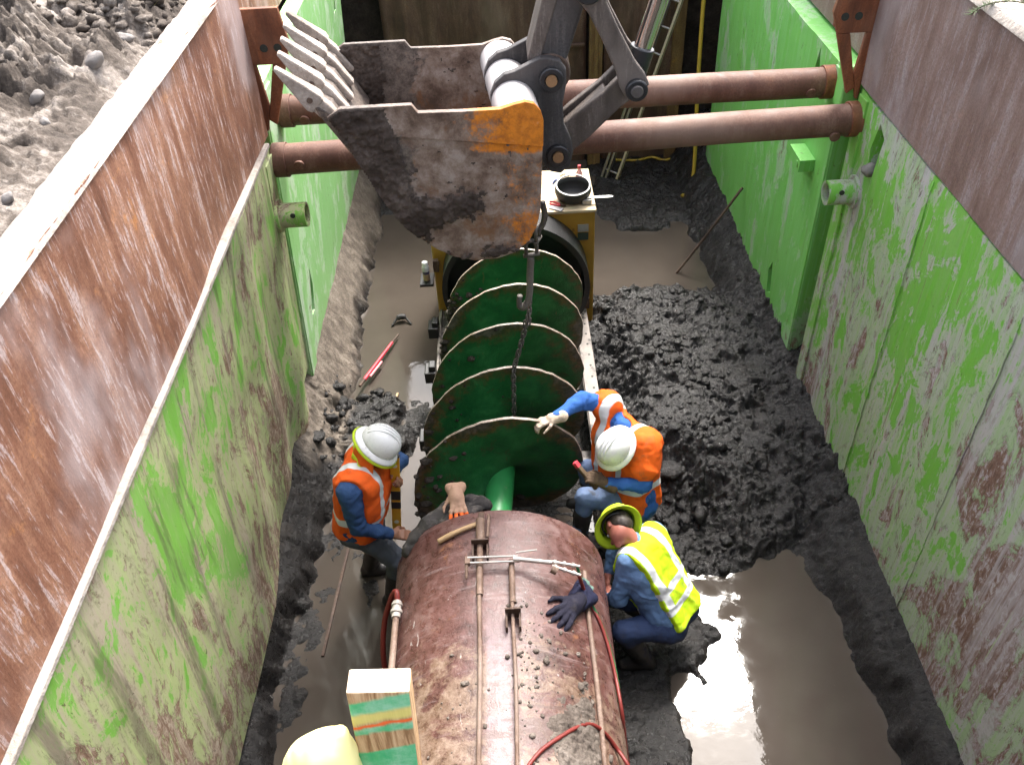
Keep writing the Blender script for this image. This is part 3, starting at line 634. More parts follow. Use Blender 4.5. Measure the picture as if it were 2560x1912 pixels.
# ------------------------------------------------------------------ auger screw
AR, PITCH, AY0, TURNS = .612, .53, 3.975, 4.95
def ax(y): return -.18+.085*(y-4.2)
def auger_mat():
    t = MT('green_auger_steel'); r = t.attr('rad')
    n = t.noise(5, 6, .7, None, .5); f = t.noise(24, 6, .7); g = t.noise(70, 5, .7); lo = t.noise(2.6, 5, .7)
    grn = t.ramp(n, [(.35, (.006, .062, .018)), (.52, (.011, .100, .026)), (.68, (.032, .155, .048))])
    e = t.m('ADD', r, t.m('ADD', t.m('MULTIPLY', t.m('SUBTRACT', lo, .5), 1.1), t.m('MULTIPLY', t.m('SUBTRACT', f, .5), .16)))
    c = t.mix(t.m('MULTIPLY', t.step(e, .80, .98), .85), grn, t.ramp(f, [(.4, (.040, .026, .014)), (.6, (.13, .055, .02))]))
    c = t.mix(t.m('MULTIPLY', t.step(e, .97, 1.06), .85), c, t.ramp(f, [(.38, (.05, .040, .035)), (.6, (.13, .105, .092))]))
    blot = t.step(t.noise(4, 6, .75, t.map((1, 1, 1), (3, 3, 3)), .8), .60, .66); c = t.mix(t.m('MULTIPLY', blot, .6), c, (.05, .03, .015))
    scr = t.step(t.noise(1, 4, .6, t.map((30, 5, 8)), .6), .66, .70); c = t.mix(t.m('MULTIPLY', scr, .4), c, (.16, .07, .03))
    c = t.mix(t.step(r, .992, .996), c, t.ramp(f, [(.35, (.16, .10, .07)), (.6, (.36, .31, .26))]))
    return t.done(c, t.ramp(n, [(.3, .28), (.7, .55)]), 0, t.bump(g, .3, .008, t.bump(f, .3, .015)), .5)
M_auger = auger_mat()
au = thing('auger_screw', 'dark green auger screw with rust brown flight edges slung in chains', 'auger', (ax(5.2), 5.2, .1))
def flight():
    na = int(TURNS*72); rs = np.array([.095, .16, .24, .32, .40, .47, .53, .575, 1.0]); nr = len(rs)
    th = np.linspace(0, TURNS*2*math.pi, na)
    rim = AR*(1+.014*fbm(th*2.3, th*0, o=3, s=81)+.009*vnoise(th*11, th*0, s=82)-.012*np.exp(-((th-4.6)/.25)**2))
    V = []; rad = []; turn = []
    for sd, dy in ((0, -.011), (1, .011)):
        for i in range(na):
            for r in rs:
                r_ = rim[i] if r == 1.0 else r
                y = AY0+PITCH*th[i]/(2*math.pi)+dy; a = -math.pi/2-th[i]
                V.append((ax(y)+r_*math.cos(a), y, PZ+r_*math.sin(a))); rad.append(r_/AR if r < 1 else .985); turn.append(th[i])
    V = np.array(V); Q = []; n1 = na*nr
    g = grid_np(na, nr); Q = [g, g[:, ::-1]+n1]
    # rim band: own vertices so that it keeps the worn steel colour
    idx = np.arange(na)*nr+nr-1; b = len(V); V = np.concatenate([V, V[idx], V[idx+n1]]); rad += [1.]*(2*na); turn += list(th)*2
    k = np.arange(na-1); Q.append(np.stack([b+k, b+k+1, b+na+k+1, b+na+k], -1))
    for i in (0, na-1):
        ii = i*nr+np.arange(nr-1); Q.append(np.stack([ii, ii+1, ii+1+n1, ii+n1], -1))
    me = np_mesh('flight', V, np.concatenate(Q), {'rad': rad, 'turn': turn}); me.set_sharp_from_angle(angle=R(50))
    link('flight', me, M_auger, au)
flight()
M_shaft = plain('green_shaft_paint', (.022, .20, .055), .38, var=.3, scale=8, dirt=((.20, .16, .11), .60))
m = MB(); m.cyl((ax(3.72), 3.72, PZ), (ax(6.7), 6.7, PZ), .102, n=32); m.build('shaft', M_shaft, au, smooth=True)
m = MB(); m.cyl((ax(3.5), 3.50, PZ), (ax(3.72), 3.72, PZ), .088, n=6); m.build('hex_coupling', M_shaft, au, bevel=.006)

spots = []; rr = random.Random(21)
for i in range(260):
    th = math.pi*2*rr.randrange(5)+rr.gauss(1.35, .55); th = max(th, .1); th = min(th, TURNS*6.28-.1); r = AR*rr.choice([rr.uniform(.93, 1.0), rr.uniform(.55, .98)]); y = AY0+PITCH*th/(2*math.pi)-.015; a = -math.pi/2-th
    spots.append((ax(y)+r*math.cos(a), y, PZ+r*math.sin(a), abs(rr.gauss(.006, .012))+.006))
crumbs('packed_clay', spots, M_soil, au, kind='stuff')
# ------------------------------------------------------------------ boring machine behind the auger
M_machY = plain('worn_yellow_machine_paint', (.36, .20, .025), .5, var=.35, scale=6, dirt=((.07, .035, .015), .57))
M_black = plain('black_greasy_steel', (.012, .012, .013), .45, var=.5)
M_tan = plain('dusty_tan_lid', (.50, .40, .26), .7, var=.2)
bo = thing('boring_machine', 'worn yellow boring machine with a black ring behind the auger', 'machine', (0, 7.2, .1))
m = MB(); m.box((.0, 7.30, .72), (1.54, .78, 1.28)); m.build('housing', M_machY, bo, bevel=.015)
m = MB(); m.box((.0, 7.30, 1.372), (1.56, .80, .028)); m.build('lid', M_tan, bo, bevel=.006)
m = MB(); m.ring((.01, 6.62, .74), (.01, 6.905, .74), .695, .645, 64); m.cyl((.01, 6.86, .74), (.01, 6.90, .74), .66, n=64); m.build('push_ring', M_black, bo, smooth=True)
m = MB(); m.box((.66, 6.90, 1.20), (.10, .008, .075)); m.build('decal', plain('grey_decal', (.30, .29, .26), .5), bo)
m = MB(); m.box((.66, 6.90, 1.11), (.10, .008, .075)); m.build('decal', plain('dark_green_decal', (.03, .05, .035), .5), bo)
for x, z in ((.70, .55), (.70, .38), (-.74, .9)):
    m = MB(); m.cyl((x, 6.93, z), (x, 6.84, z), .03, n=12); m.box((x, 6.86, z), (.05, .05, .12)); m.build('latch', M_dkrust, bo, smooth=True)
m = MB(); m.tube(spline([(.35, 6.885, 1.30), (.42, 6.885, 1.12), (.50, 6.885, .95)], 6), .008, 6); m.tube(spline([(.55, 6.885, 1.16), (.56, 6.885, 1.0), (.60, 6.885, .86), (.585, 6.885, .72), (.62, 6.885, .6)], 6), .011, 6); m.tube(spline([(.56, 6.885, 1.0), (.64, 6.885, .98)], 6), .008, 6); m.build('grease_drip', M_dkrust, bo, smooth='all')
# track below
M_rail = plain('muddy_steel_rail', (.21, .18, .16), .6, var=.45, scale=9, dirt=((.04, .033, .028), .50))
tk = thing('machine_track', 'mud spattered steel track with punched top flanges under the auger', 'track', (0, 5.6, 0))
for x in (.63, -.70):
    m = MB(); m.box((x, 6.0, .31), (.13, 4.2, .025)); m.box((x, 6.0, .18), (.02, 4.2, .235)); m.box((x, 6.0, .055), (.13, 4.2, .022)); m.build('rail', M_rail, tk, bevel=.004)
    m = MB(); m.bar((x-.045, 3.92, .335), (x-.045, 8.05, .335), .022, .025); m.build('rail_lip', M_rail, tk, bevel=.003)
for y in (4.1, 5.0, 5.9, 6.8, 7.8):
    m = MB(); m.box((-.035, y, .10), (1.30, .12, .09)); m.build('cross_tie', M_rail, tk, bevel=.006)
for i in range(26):
    m = MB(); m.cyl((.655, 3.95+i*.155, .3225), (.655, 3.95+i*.155, .3245), .011, n=10); m.build('bolt_hole', M_void, tk)
for y in (5.05, 5.9, 6.55):
    m = MB(); m.box((-.80, y, .38), (.10, .16, .12)); m.box((-.78, y, .46), (.06, .10, .06)); m.build('track_clamp', M_black, tk, bevel=.01)
# ------------------------------------------------------------------ excavator arm and bucket
def bucket_mat(name, inside=False):
    t = MT(name); p = t.pos(); x = t.sep(p, 'X'); z = t.sep(p, 'Z')
    n = t.noise(5, 8, .74, None, .15); f = t.noise(22, 7, .74); g = t.noise(75, 5, .7); big = t.noise(2.2, 5, .6, t.map((1, 1, 1), (4, 1, 2)), .6)
    steel = t.ramp(n, [(.36, (.070, .043, .031)), (.45, (.14, .094, .070)), (.53, (.215, .16, .128)), (.62, (.30, .245, .21))])
    steel = t.mix(t.m('MULTIPLY', t.step(t.noise(1, 8, .74, t.map((4, 4, 3), (1, 2, 3)), .3), .52, .66), .75), steel, (.17, .075, .028))
    om = t.m('ADD', t.m('MULTIPLY', t.step(x, -.42, .12), .42), t.m('MULTIPLY', big, .6))
    om = t.m('ADD', om, t.m('MULTIPLY', t.step(z, 3.20, 3.27), .16))
    om = t.m('SUBTRACT', om, t.m('MULTIPLY', t.m('MULTIPLY', t.step(z, 3.27, 3.2), t.step(z, 2.80, 2.9)), .10))
    om = t.m('ADD', om, t.m('ADD', t.m('MULTIPLY', t.m('SUBTRACT', f, .5), .35), t.m('MULTIPLY', t.m('SUBTRACT', g, .5), .2)))
    if inside: om = t.m('MULTIPLY', om, .55)
    c = t.mix(t.step(om, .61, .76), steel, t.ramp(f, [(.35, (.34, .10, .008)), (.6, (.60, .19, .012))]))
    dust = t.step(t.m('ADD', t.m('MULTIPLY', n, .6), t.m('MULTIPLY', f, .4)), .55, .66); c = t.mix(t.m('MULTIPLY', dust, .6), c, (.30, .25, .22))
    md = t.m('ADD', t.m('MULTIPLY', t.step(x, -.25, -.75), .30), t.m('MULTIPLY', t.noise(3, 6, .72, t.map((1, 1, 1), (9, 2, 5)), .6), .8))
    mm = t.step(md, .56, .63); c = t.mix(mm, c, t.ramp(f, [(.38, (.05, .038, .032)), (.6, (.15, .12, .10))]))
    h = t.m('ADD', t.m('MULTIPLY', f, .4), t.m('MULTIPLY', mm, .6))
    return t.done(c, t.ramp(n, [(.3, .45), (.7, .8)]), 0, t.bump(g, .35, .008, t.bump(h, .5, .015)), .4)
M_bucket = bucket_mat('worn_orange_bucket_steel'); M_bucketIn = bucket_mat('muddy_bucket_inside', True)
M_tooth = soil_mat('dried_mud_on_teeth', (.20, .165, .135), (.34, .29, .25), (.46, .41, .36))
M_tubeW = plain('pale_scuffed_tube', (.50, .47, .46), .38, .2, var=.2, scale=9, dirt=((.22, .18, .16), .66))
M_arm = rust_mat('worn_grey_arm_steel', [(.025, .022, .022), (.042, .038, .038), (.06, .055, .055), (.09, .08, .078), (.16, .14, .13), (.16, .08, .035)], .3, .3)
M_armlite = rust_mat('scuffed_grey_arm_side', [(.045, .034, .029), (.075, .058, .049), (.11, .088, .075), (.155, .13, .115), (.23, .195, .175), (.20, .10, .04)], .6, .5)
M_grease = plain('greasy_black', (.018, .018, .020), .35, var=.5)
M_brass = plain('worn_pin_end', (.26, .15, .075), .45, .3, var=.4, scale=40)
t = MT('chrome_rod'); M_chrome = t.done((.62, .62, .64), .12, 1.0)
ex = thing('excavator_arm', 'excavator arm holding an empty worn orange bucket with muddy teeth over the auger', 'excavator', (.3, 4.9, 2.5))
BY, BW = 4.40, .96
def B(x, z, t): return (x-.10*t, BY+BW*t, z)
OUT = [(-.955, 3.49), (-.88, 3.535), (-.50, 3.535), (-.47, 3.49), (-.23, 3.485), (-.03, 3.487), (.04, 3.508), (.10, 3.52), (.15, 3.505), (.182, 3.465), (.195, 3.41), (.19, 3.26), (.18, 3.02),
       (.17, 2.86), (.145, 2.75), (.10, 2.66), (.02, 2.585), (-.10, 2.545), (-.24, 2.54), (-.36, 2.575), (-.46, 2.635), (-.56, 2.73), (-.65, 2.85), (-.72, 2.98), (-.79, 3.13), (-.91, 3.40)]
bk = link('bucket', None, None, ex)
for t0, t1, mat in ((-.012, .022, M_bucket), (.978, 1.012, M_bucketIn)):
    m = MB(); m.prism(OUT, lambda u, v: B(u, v, t0), lambda u, v: B(u, v, t1)); m.build('side_plate', mat, bk, bevel=.006)
m = MB(); m.prism([p for p in OUT if p[1] > 3.255], lambda u, v: B(u*1.004, v+.004, -.03), lambda u, v: B(u*1.004, v+.004, -.011)); m.build('upper_wear_plate', M_bucket, bk, bevel=.004)
curve = OUT[10:]+[OUT[0]]
def offs(c, d):
    out = []
    for i, p in enumerate(c):
        a = Vector(c[max(i-1, 0)]); b = Vector(c[min(i+1, len(c)-1)]); tt = (b-a).normalized(); nn = Vector((-tt.y, tt.x)); out.append(tuple(Vector(p)+nn*d))
    return out
c_out = [tuple(p) for p in curve]; c_in = offs(curve, -.028); cen = Vector((-.3, 3.1))
if (Vector(c_in[8])-cen).length > (Vector(c_out[8])-cen).length: c_in = offs(curve, .028)
m = MB(); nt = 14
m.grid([[B(u, v, .02+.96*k/nt) for k in range(nt+1)] for u, v in c_out]); m.grid([[B(u, v, .02+.96*k/nt) for k in range(nt+1)] for u, v in c_in])
m.build('curved_shell', M_bucketIn, bk, smooth=True)
m = MB(); m.prism([(-1.02, 3.56), (-1.0, 3.50), (-.80, 3.16), (-.77, 3.20), (-.93, 3.50)], lambda u, v: B(u, v, -.005), lambda u, v: B(u, v, 1.005)); m.build('cutting_lip', M_bucketIn, bk, bevel=.006)
for k in range(5):
    t = .04+.23*k
    def T(u, v, w): b = B(-.98+u, 3.53+v, t); return (b[0]-.10*w, b[1]+w, b[2])
    d = Vector((-.68, .73)).normalized(); n_ = Vector((d.y, -d.x))
    def ring(a, hw, hh): c = d*a; return [T(*(c+n_*s*hh), w*hw) for s, w in ((-1, -1), (1, -1), (1, 1), (-1, 1))]
    def loft(secs): 
        m = MB(); V = [p for s_ in secs for p in s_]; q = len(secs); F = [tuple(range(3, -1, -1)), tuple(range(4*q-4, 4*q))]
        for i in range(q-1): F += [(4*i+j, 4*i+(j+1) % 4, 4*i+4+(j+1) % 4, 4*i+4+j) for j in range(4)]
        return m.add(V, F)
    o = loft([ring(-.20, .032, .018), ring(-.10, .036, .034), ring(-.03, .037, .046), ring(.03, .034, .043), ring(.10, .026, .034)]).build('tooth_adapter', M_tooth, bk, bevel=.012)
    loft([ring(.02, .042, .050), ring(.05, .047, .057), ring(.08, .045, .053), ring(.15, .036, .040), ring(.23, .031, .025), ring(.30, .026, .010)]).build('tooth', M_tooth, bk, bevel=.009)
    m = MB(); m.cyl(T(*(d*.075), -.052), T(*(d*.075), .052), .016, n=12); m.build('tooth_pin', M_dkrust, bk, smooth=True)
m = MB(); m.cyl(B(.075, 3.385, .02), B(.075, 3.385, .98), .125, n=40); m.build('top_tube', M_tubeW, bk, smooth=True)
# caked mud on the near side plate
def crust(name, t, fmask, seed, sgn=-1, thick=.035):
    n = 150; u, v = np.meshgrid(np.linspace(-1.0, .2, n), np.linspace(2.5, 3.55, n), indexing='ij')
    h = fmask(u, v)+.35*fbm(u*6, v*6, o=5, s=seed, g=.6); h = np.clip(h, -.3, .7)
    rel = thick*h+.016*fbm(u*26, v*26, o=4, s=seed+1, g=.65)+.010*lumps(u, v, 22, seed+2)*(h > 0)
    Y = BY+BW*t; P = np.stack([u-.10*t, Y+sgn*(.014+rel), v], -1)
    inside = np.zeros_like(u, bool); poly = OUT
    for i in range(len(poly)):
        x0, z0 = poly[i]; x1, z1 = poly[i-1]
        c = ((z0 > v) != (z1 > v)) & (u < (x1-x0)*(v-z0)/(z1-z0+1e-9)+x0); inside ^= c
    Q = grid_np(n, n); keep = (inside & (rel > -.004)).ravel(); Q = Q[keep[Q].all(1)]
    used = np.unique(Q); mp = -np.ones(n*n, int); mp[used] = np.arange(len(used))
    return np_mesh(name, P.reshape(-1, 3)[used], mp[Q])
M_cake = soil_mat('caked_mud', (.028, .020, .016), (.062, .047, .039), (.14, .112, .095))
link('mud_crust', crust('mud_crust', -.012, lambda u, v: -.42+.85*sm(-.50, -.68, u+.10*(v-3.1))*sm(2.6, 3.0, v+.2*u+.3)-.25*sm(-.78, -.9, u-.3*(v-3.2))+.75*np.exp(-((u+.47)/.14)**2-((v-2.86)/.11)**2)+.55*np.exp(-((u+.27)/.10)**2-((v-2.93)/.12)**2)+.5*np.exp(-((u+.1)/.2)**2-((v-2.60)/.06)**2), 91), M_cake, bk, kind='stuff')
link('mud_crust', crust('mud_crust', .978, lambda u, v: -.42+.85*sm(-.62, -.74, u-.12*(v-3.3)), 95, -1), M_cake, bk, kind='stuff')
# ears
EAR = [(-.085, 3.33), (-.085, 3.43), (-.055, 3.50), (.0, 3.545), (.06, 3.56), (.20, 3.625), (.25, 3.625), (.31, 3.605), (.345, 3.55), (.345, 3.47), (.325, 3.36), (.33, 3.24), (.375, 3.13), (.385, 3.06), (.365, 2.97), (.31, 2.925), (.25, 2.94), (.205, 3.0), (.18, 3.12), (.16, 3.24), (.06, 3.23), (-.03, 3.25)]
for y in (4.70, 5.03):
    m = MB(); m.prism(EAR, lambda u, v: (u-.1*(y-4.7)/.96, y, v), lambda u, v: (u-.1*(y-4.7)/.96, y+.055, v)); m.build('hanger_ear', M_arm, bk, bevel=.008)
for px, pz in ((.26, 3.51), (.293, 3.05)):
    m = MB(); m.ring((px, 4.665, pz), (px, 4.702, pz), .068, .034, 32); m.build('pin_collar', M_grease, bk, smooth=True, bevel=.006)
    m = MB(); m.cyl((px, 4.652, pz), (px, 5.11, pz), .032, n=24); m.build('pin', M_brass, bk, smooth=True)
# stick, levers, link, ram
st_top = Vector((1.15, 4.895, 6.6))
def beam(name, a, b, wa, wb, ya, yb, mat, parent, **k):
    a = Vector(a); b = Vector(b); d = (b-a).normalized(); s = Vector((d.z, 0, -d.x)).normalized()
    V = []
    for p, w in ((a, wa), (b, wb)):
        V += [p-s*w+Vector((0, ya, 0)), p+s*w+Vector((0, ya, 0)), p+s*w+Vector((0, yb, 0)), p-s*w+Vector((0, yb, 0))]
    m = MB(); m.add(V, [(3, 2, 1, 0), (4, 5, 6, 7), (0, 1, 5, 4), (1, 2, 6, 5), (2, 3, 7, 6), (3, 0, 4, 7)]); return m.build(name, mat, parent, **k)
stk = beam('stick', (.25, 4.895, 3.60), st_top, .105, .19, -.125, .125, M_arm, ex, bevel=.02)
beam('stick_side_plate', (.165, 4.895, 3.58), (.42, 4.895, 4.45), .035, .05, -.132, .132, M_armlite, stk, bevel=.01)
m = MB(); m.cyl((.26, 4.765, 3.51), (.26, 5.025, 3.51), .115, n=32); m.build('stick_boss', M_dkrust, stk, smooth=True, bevel=.01)
J = Vector((.735, 0, 3.435)); S = Vector((.455, 0, 3.99))
for y in (4.70, 5.055):
    m = MB()
    d = (S-J).normalized(); s = Vector((d.z, 0, -d.x)); L = (S-J).length
    prof = [(-.02, .075), (.05, .078), (.14, .06), (.35, .052), (.5, .055), (L-.04, .075), (L+.05, .07)]
    pts = [J+d*a+s*w for a, w in prof]+[J+d*a-s*w for a, w in reversed(prof)]
    m.prism([(p.x, p.z) for p in pts], lambda u, v: (u, y-.03, v), lambda u, v: (u, y+.03, v)); m.build('lever', M_armlite, ex, bevel=.012)
m = MB(); m.cyl((J.x, 4.635, J.z), (J.x, 5.12, J.z), .062, n=28); m.build('lever_pin', M_grease, ex, smooth=True, bevel=.008)
m = MB(); m.cyl((J.x, 4.62, J.z), (J.x, 4.64, J.z), .036, n=20); m.build('pin_cap', M_arm, ex, smooth=True, bevel=.006)
m = MB(); m.cyl((S.x, 4.62, S.z), (S.x, 5.12, S.z), .075, n=28); m.build('lever_pin', M_grease, ex, smooth=True, bevel=.008)
K = Vector((.30, 0, 3.06)); d = (J-K).normalized(); s = Vector((d.z, 0, -d.x)); L = (J-K).length
lk = link('bucket_link', None, None, ex)
for ya, yb in ((4.775, 4.835), (4.945, 5.005)):
    prof = [(-.05, .055), (.05, .085), (.18, .085), (L-.16, .070), (L-.04, .078), (L+.05, .055)]
    pts = [K+d*a+s*w for a, w in prof]+[K+d*a-s*w for a, w in reversed(prof)]
    m = MB(); m.prism([(p.x, p.z) for p in pts], lambda u, v: (u, ya, v), lambda u, v: (u, yb, v)); m.build('link_flange', M_armlite, lk, bevel=.012)
m = MB(); a = K+d*.06-s*.03; b = K+d*(L-.16)-s*.03
m.bar((a.x, 4.89, a.z), (b.x, 4.89, b.z), .13, .05, (s.x, 0, s.z)); m.build('link_web', M_armlite, lk, bevel=.008)
r0 = Vector((J.x+.02, 4.89, J.z+.02)); r1 = Vector((1.55, 4.89, 6.2)); rd = (r1-r0).normalized()
m = MB(); m.cyl(r0+rd*.10, r0+rd*1.6, .052, n=28); m.build('ram_rod', M_chrome, ex, smooth=True)
m = MB(); m.cyl(r0-rd*.02, r0+rd*.14, .072, n=24); m.cyl((J.x, 4.84, J.z), (J.x, 4.94, J.z), .085, n=24); m.build('rod_eye', M_grease, ex, smooth=True, bevel=.006)
m = MB(); m.cyl(r0+rd*1.6, r1, .085, n=28); m.build('ram_barrel', M_machY, ex, smooth=True)

# ------------------------------------------------------------------ lifting chain
M_chain = rust_mat('dull_grey_chain', [(.05, .042, .036), (.08, .068, .06), (.12, .105, .095), (.17, .15, .14), (.24, .22, .21), (.16, .08, .04)], .3, .3)
def link_mesh(L, W, r, nm):
    path = []; k = 7
    for i in range(k): a = math.pi*i/(k-1); path.append((W*math.cos(a), 0, L+W*math.sin(a)))
    for i in range(k): a = math.pi+math.pi*i/(k-1); path.append((W*math.cos(a), 0, -L+W*math.sin(a)))
    m = MB(); m.tube(path, r, 7, closed=True); me = bpy.data.meshes.new(nm); me.from_pydata(m.v, [], m.f); me.polygons.foreach_set('use_smooth', np.ones(len(me.polygons), bool)); me.materials.append(M_chain); return me
ch = thing('lifting_chain', 'grey steel lifting chain hanging from the bucket to the auger', 'chain', (.0, 4.75, 1.5))
LM = link_mesh(.019, .0145, .0062, 'chain_link')
def chain(path, step=.041):
    P = spline(path, 12); acc = 0; k = 0; last = P[0]
    for i in range(1, len(P)):
        seg = (P[i]-P[i-1]).length
        while acc+seg >= step:
            pass_t = (step-acc)/seg; p = P[i-1].lerp(P[i], pass_t); d = (P[i]-P[i-1]).normalized()
            o = bpy.data.objects.new('chain_link', LM); COL.objects.link(o); o.parent = ch; o.matrix_parent_inverse = inv_world(ch)
            q = d.to_track_quat('Z', 'Y').to_matrix().to_4x4() @ Matrix.Rotation(math.pi/2*(k % 2)+.3, 4, 'Z')
            o.matrix_basis = Matrix.Translation(p) @ q; k += 1
            P[i-1] = p; seg = (P[i]-p).length; acc = 0
        acc += seg
chain([(.075, 4.81, 1.80), (.05, 4.80, 1.66), (.0, 4.775, 1.48), (-.035, 4.745, 1.375), (-.045, 4.715, 1.28), (-.05, 4.69, 1.10), (-.06, 4.68, .90), (-.08, 4.66, .84)])
chain([(.10, 4.83, 1.98), (.09, 4.82, 1.80), (.08, 4.815, 1.72)])
# hook and shackles
m = MB()
m.tube(spline([(.115, 4.80, 2.28), (.105, 4.80, 2.14), (.10, 4.80, 2.02), (.085, 4.80, 1.92), (.05, 4.80, 1.87), (.025, 4.80, 1.90), (.03, 4.80, 1.97)], 6), [.024]*20+[.026]*10+[.02]*7, 10); m.build('hook', M_chain, ch, smooth='all')
def shackle(c, w, h, r, rot):
    m = MB(); M = Matrix.Translation(c) @ Matrix.Rotation(rot, 4, 'Z')
    path = [M @ Vector((-w, 0, -h))]+[M @ Vector((w*math.cos(a), 0, h*.3+w*math.sin(a))) for a in np.linspace(math.pi, 0, 9)]+[M @ Vector((w, 0, -h))]
    m.tube(path, r, 9); m.cyl(M @ Vector((-w*1.5, 0, -h)), M @ Vector((w*1.5, 0, -h)), r*1.15, n=10); m.build('shackle', M_chain, ch, smooth='all')
shackle((.12, 4.80, 2.35), .036, .055, .013, .2); shackle((.165, 4.83, 2.44), .036, .055, .012, 1.2)
m = MB(); m.tube(spline([(.20, 4.84, 2.66), (.215, 4.84, 2.56), (.19, 4.84, 2.48), (.15, 4.84, 2.47), (.13, 4.84, 2.52)], 6), .02, 9); m.build('bucket_hook', M_chain, ch, smooth='all')
# ------------------------------------------------------------------ people: smooth solids turned into one skin
class SDF:
    def __init__(s, lo, hi, h):
        s.lo = np.array(lo, np.float32); s.h = h; n = np.ceil((np.array(hi)-np.array(lo))/h).astype(int)+1
        s.n = n; s.F = np.full(n, .12, np.float32); s.ax = [s.lo[i]+h*np.arange(n[i], dtype=np.float32) for i in range(3)]
    def _sub(s, lo, hi):
        a = np.clip(np.floor((np.array(lo)-s.lo)/s.h).astype(int), 0, s.n); b = np.clip(np.ceil((np.array(hi)-s.lo)/s.h).astype(int)+1, 0, s.n)
        if (b <= a).any(): return None, None
        sl = tuple(slice(a[i], b[i]) for i in range(3))
        return sl, np.meshgrid(*[s.ax[i][sl[i]] for i in range(3)], indexing='ij', sparse=True)
    def _join(s, sl, d, k):
        f = s.F[sl]
        if k <= 0: s.F[sl] = np.minimum(f, d); return
        h = np.clip(.5+.5*(f-d)/k, 0, 1); s.F[sl] = f+(d-f)*h-k*h*(1-h)
    def cap(s, a, b, ra, rb=None, k=.02):
        rb = ra if rb is None else rb; a = np.array(a, np.float32); b = np.array(b, np.float32); m = max(ra, rb)+.10
        sl, g = s._sub(np.minimum(a, b)-m, np.maximum(a, b)+m)
        if sl is None: return s
        ba = b-a; L = float(ba@ba)+1e-9
        t = np.clip(((g[0]-a[0])*ba[0]+(g[1]-a[1])*ba[1]+(g[2]-a[2])*ba[2])/L, 0, 1)
        d = np.sqrt((g[0]-a[0]-t*ba[0])**2+(g[1]-a[1]-t*ba[1])**2+(g[2]-a[2]-t*ba[2])**2)-(ra+(rb-ra)*t)
        s._join(sl, d, k); return s
    def ell(s, c, r, M=None, k=.02):
        c = np.array(c, np.float32); m = max(r)+.08; sl, g = s._sub(c-m, c+m)
        if sl is None: return s
        M = np.eye(3) if M is None else np.array(M, np.float32)   # rows: local axes
        q = [((g[0]-c[0])*M[i][0]+(g[1]-c[1])*M[i][1]+(g[2]-c[2])*M[i][2])/r[i] for i in range(3)]
        d = (np.sqrt(q[0]**2+q[1]**2+q[2]**2)-1)*min(r); s._join(sl, d, k); return s
    def plane(s, p, n, r=.0):
        "keep the side where (x-p).n < 0"
        n = np.array(n, float); n /= np.linalg.norm(n); g = np.meshgrid(*s.ax, indexing='ij', sparse=True)
        d = (g[0]-p[0])*n[0]+(g[1]-p[1])*n[1]+(g[2]-p[2])*n[2]; s.F = np.maximum(s.F, d.astype(np.float32)); return s
    def minus(s, c, r):
        sl, g = s._sub(np.array(c)-r-.03, np.array(c)+r+.03); d = r-np.sqrt((g[0]-c[0])**2+(g[1]-c[1])**2+(g[2]-c[2])**2); s.F[sl] = np.maximum(s.F[sl], d); return s
    def wrinkle(s, amp, f, seed=0, stretch=(1, 1, 1)):
        i = np.argwhere(np.abs(s.F) < .035); p = s.lo+i*s.h*1.0; p = p*f*np.array(stretch)
        w = fbm(p[:, 0], p[:, 1], p[:, 2], o=3, s=seed); w = (1-2*np.abs(w))*.6+.4*vnoise(p[:, 0]*.5, p[:, 1]*.5, p[:, 2]*.5, s=seed+9)
        w = w+.5*np.clip(np.abs(fbm(p[:, 0]*.6+3, p[:, 1]*.6, p[:, 2]*.6, o=2, s=seed+5))*4-.6, -.6, .4)
        s.F[i[:, 0], i[:, 1], i[:, 2]] += (amp*w).astype(np.float32); return s
    def mesh(s, name, attrs=None, keep=None):
        F = s.F; ins = F < 0; n = F.shape
        C = [(i, j, k) for i in (0, 1) for j in (0, 1) for k in (0, 1)]
        cnt = sum(ins[c[0]:n[0]-1+c[0], c[1]:n[1]-1+c[1], c[2]:n[2]-1+c[2]].astype(np.int8) for c in C)
        act = np.argwhere((cnt > 0) & (cnt < 8)); f = np.stack([F[act[:, 0]+c[0], act[:, 1]+c[1], act[:, 2]+c[2]] for c in C], 1)
        E = [(a, b) for a in range(8) for b in range(a+1, 8) if sum(abs(C[a][q]-C[b][q]) for q in range(3)) == 1]
        acc = np.zeros((len(act), 3)); num = np.zeros(len(act)); Ca = np.array(C, float)
        for a, b in E:
            x = (f[:, a] < 0) != (f[:, b] < 0); t = np.where(x, f[:, a]/(f[:, a]-f[:, b]+1e-12), 0)
            acc += x[:, None]*(Ca[a]+(Ca[b]-Ca[a])*t[:, None]); num += x
        V = s.lo+s.h*(act+acc/num[:, None]); idx = -np.ones(n, np.int32); idx[act[:, 0], act[:, 1], act[:, 2]] = np.arange(len(act))
        Q = []
        for axn in range(3):
            o1, o2 = (axn+1) % 3, (axn+2) % 3; sl0 = [slice(None)]*3; sl1 = [slice(None)]*3; sl0[axn] = slice(0, -1); sl1[axn] = slice(1, None)
            a = ins[tuple(sl0)]; b = ins[tuple(sl1)]; e = np.argwhere(a != b); e = e[(e[:, o1] > 0) & (e[:, o2] > 0)]
            e = e[(e[:, o1] < n[o1]-1) & (e[:, o2] < n[o2]-1)]
            if not len(e): continue
            up = a[e[:, 0], e[:, 1], e[:, 2]]; q = []
            for d1, d2 in ((1, 1), (0, 1), (0, 0), (1, 0)):
                c = e.copy(); c[:, o1] -= d1; c[:, o2] -= d2; q.append(idx[c[:, 0], c[:, 1], c[:, 2]])
            q = np.stack(q, 1); q = np.where(up[:, None], q, q[:, ::-1]); Q.append(q)
        Q = np.concatenate(Q); Q = Q[(Q >= 0).all(1)]
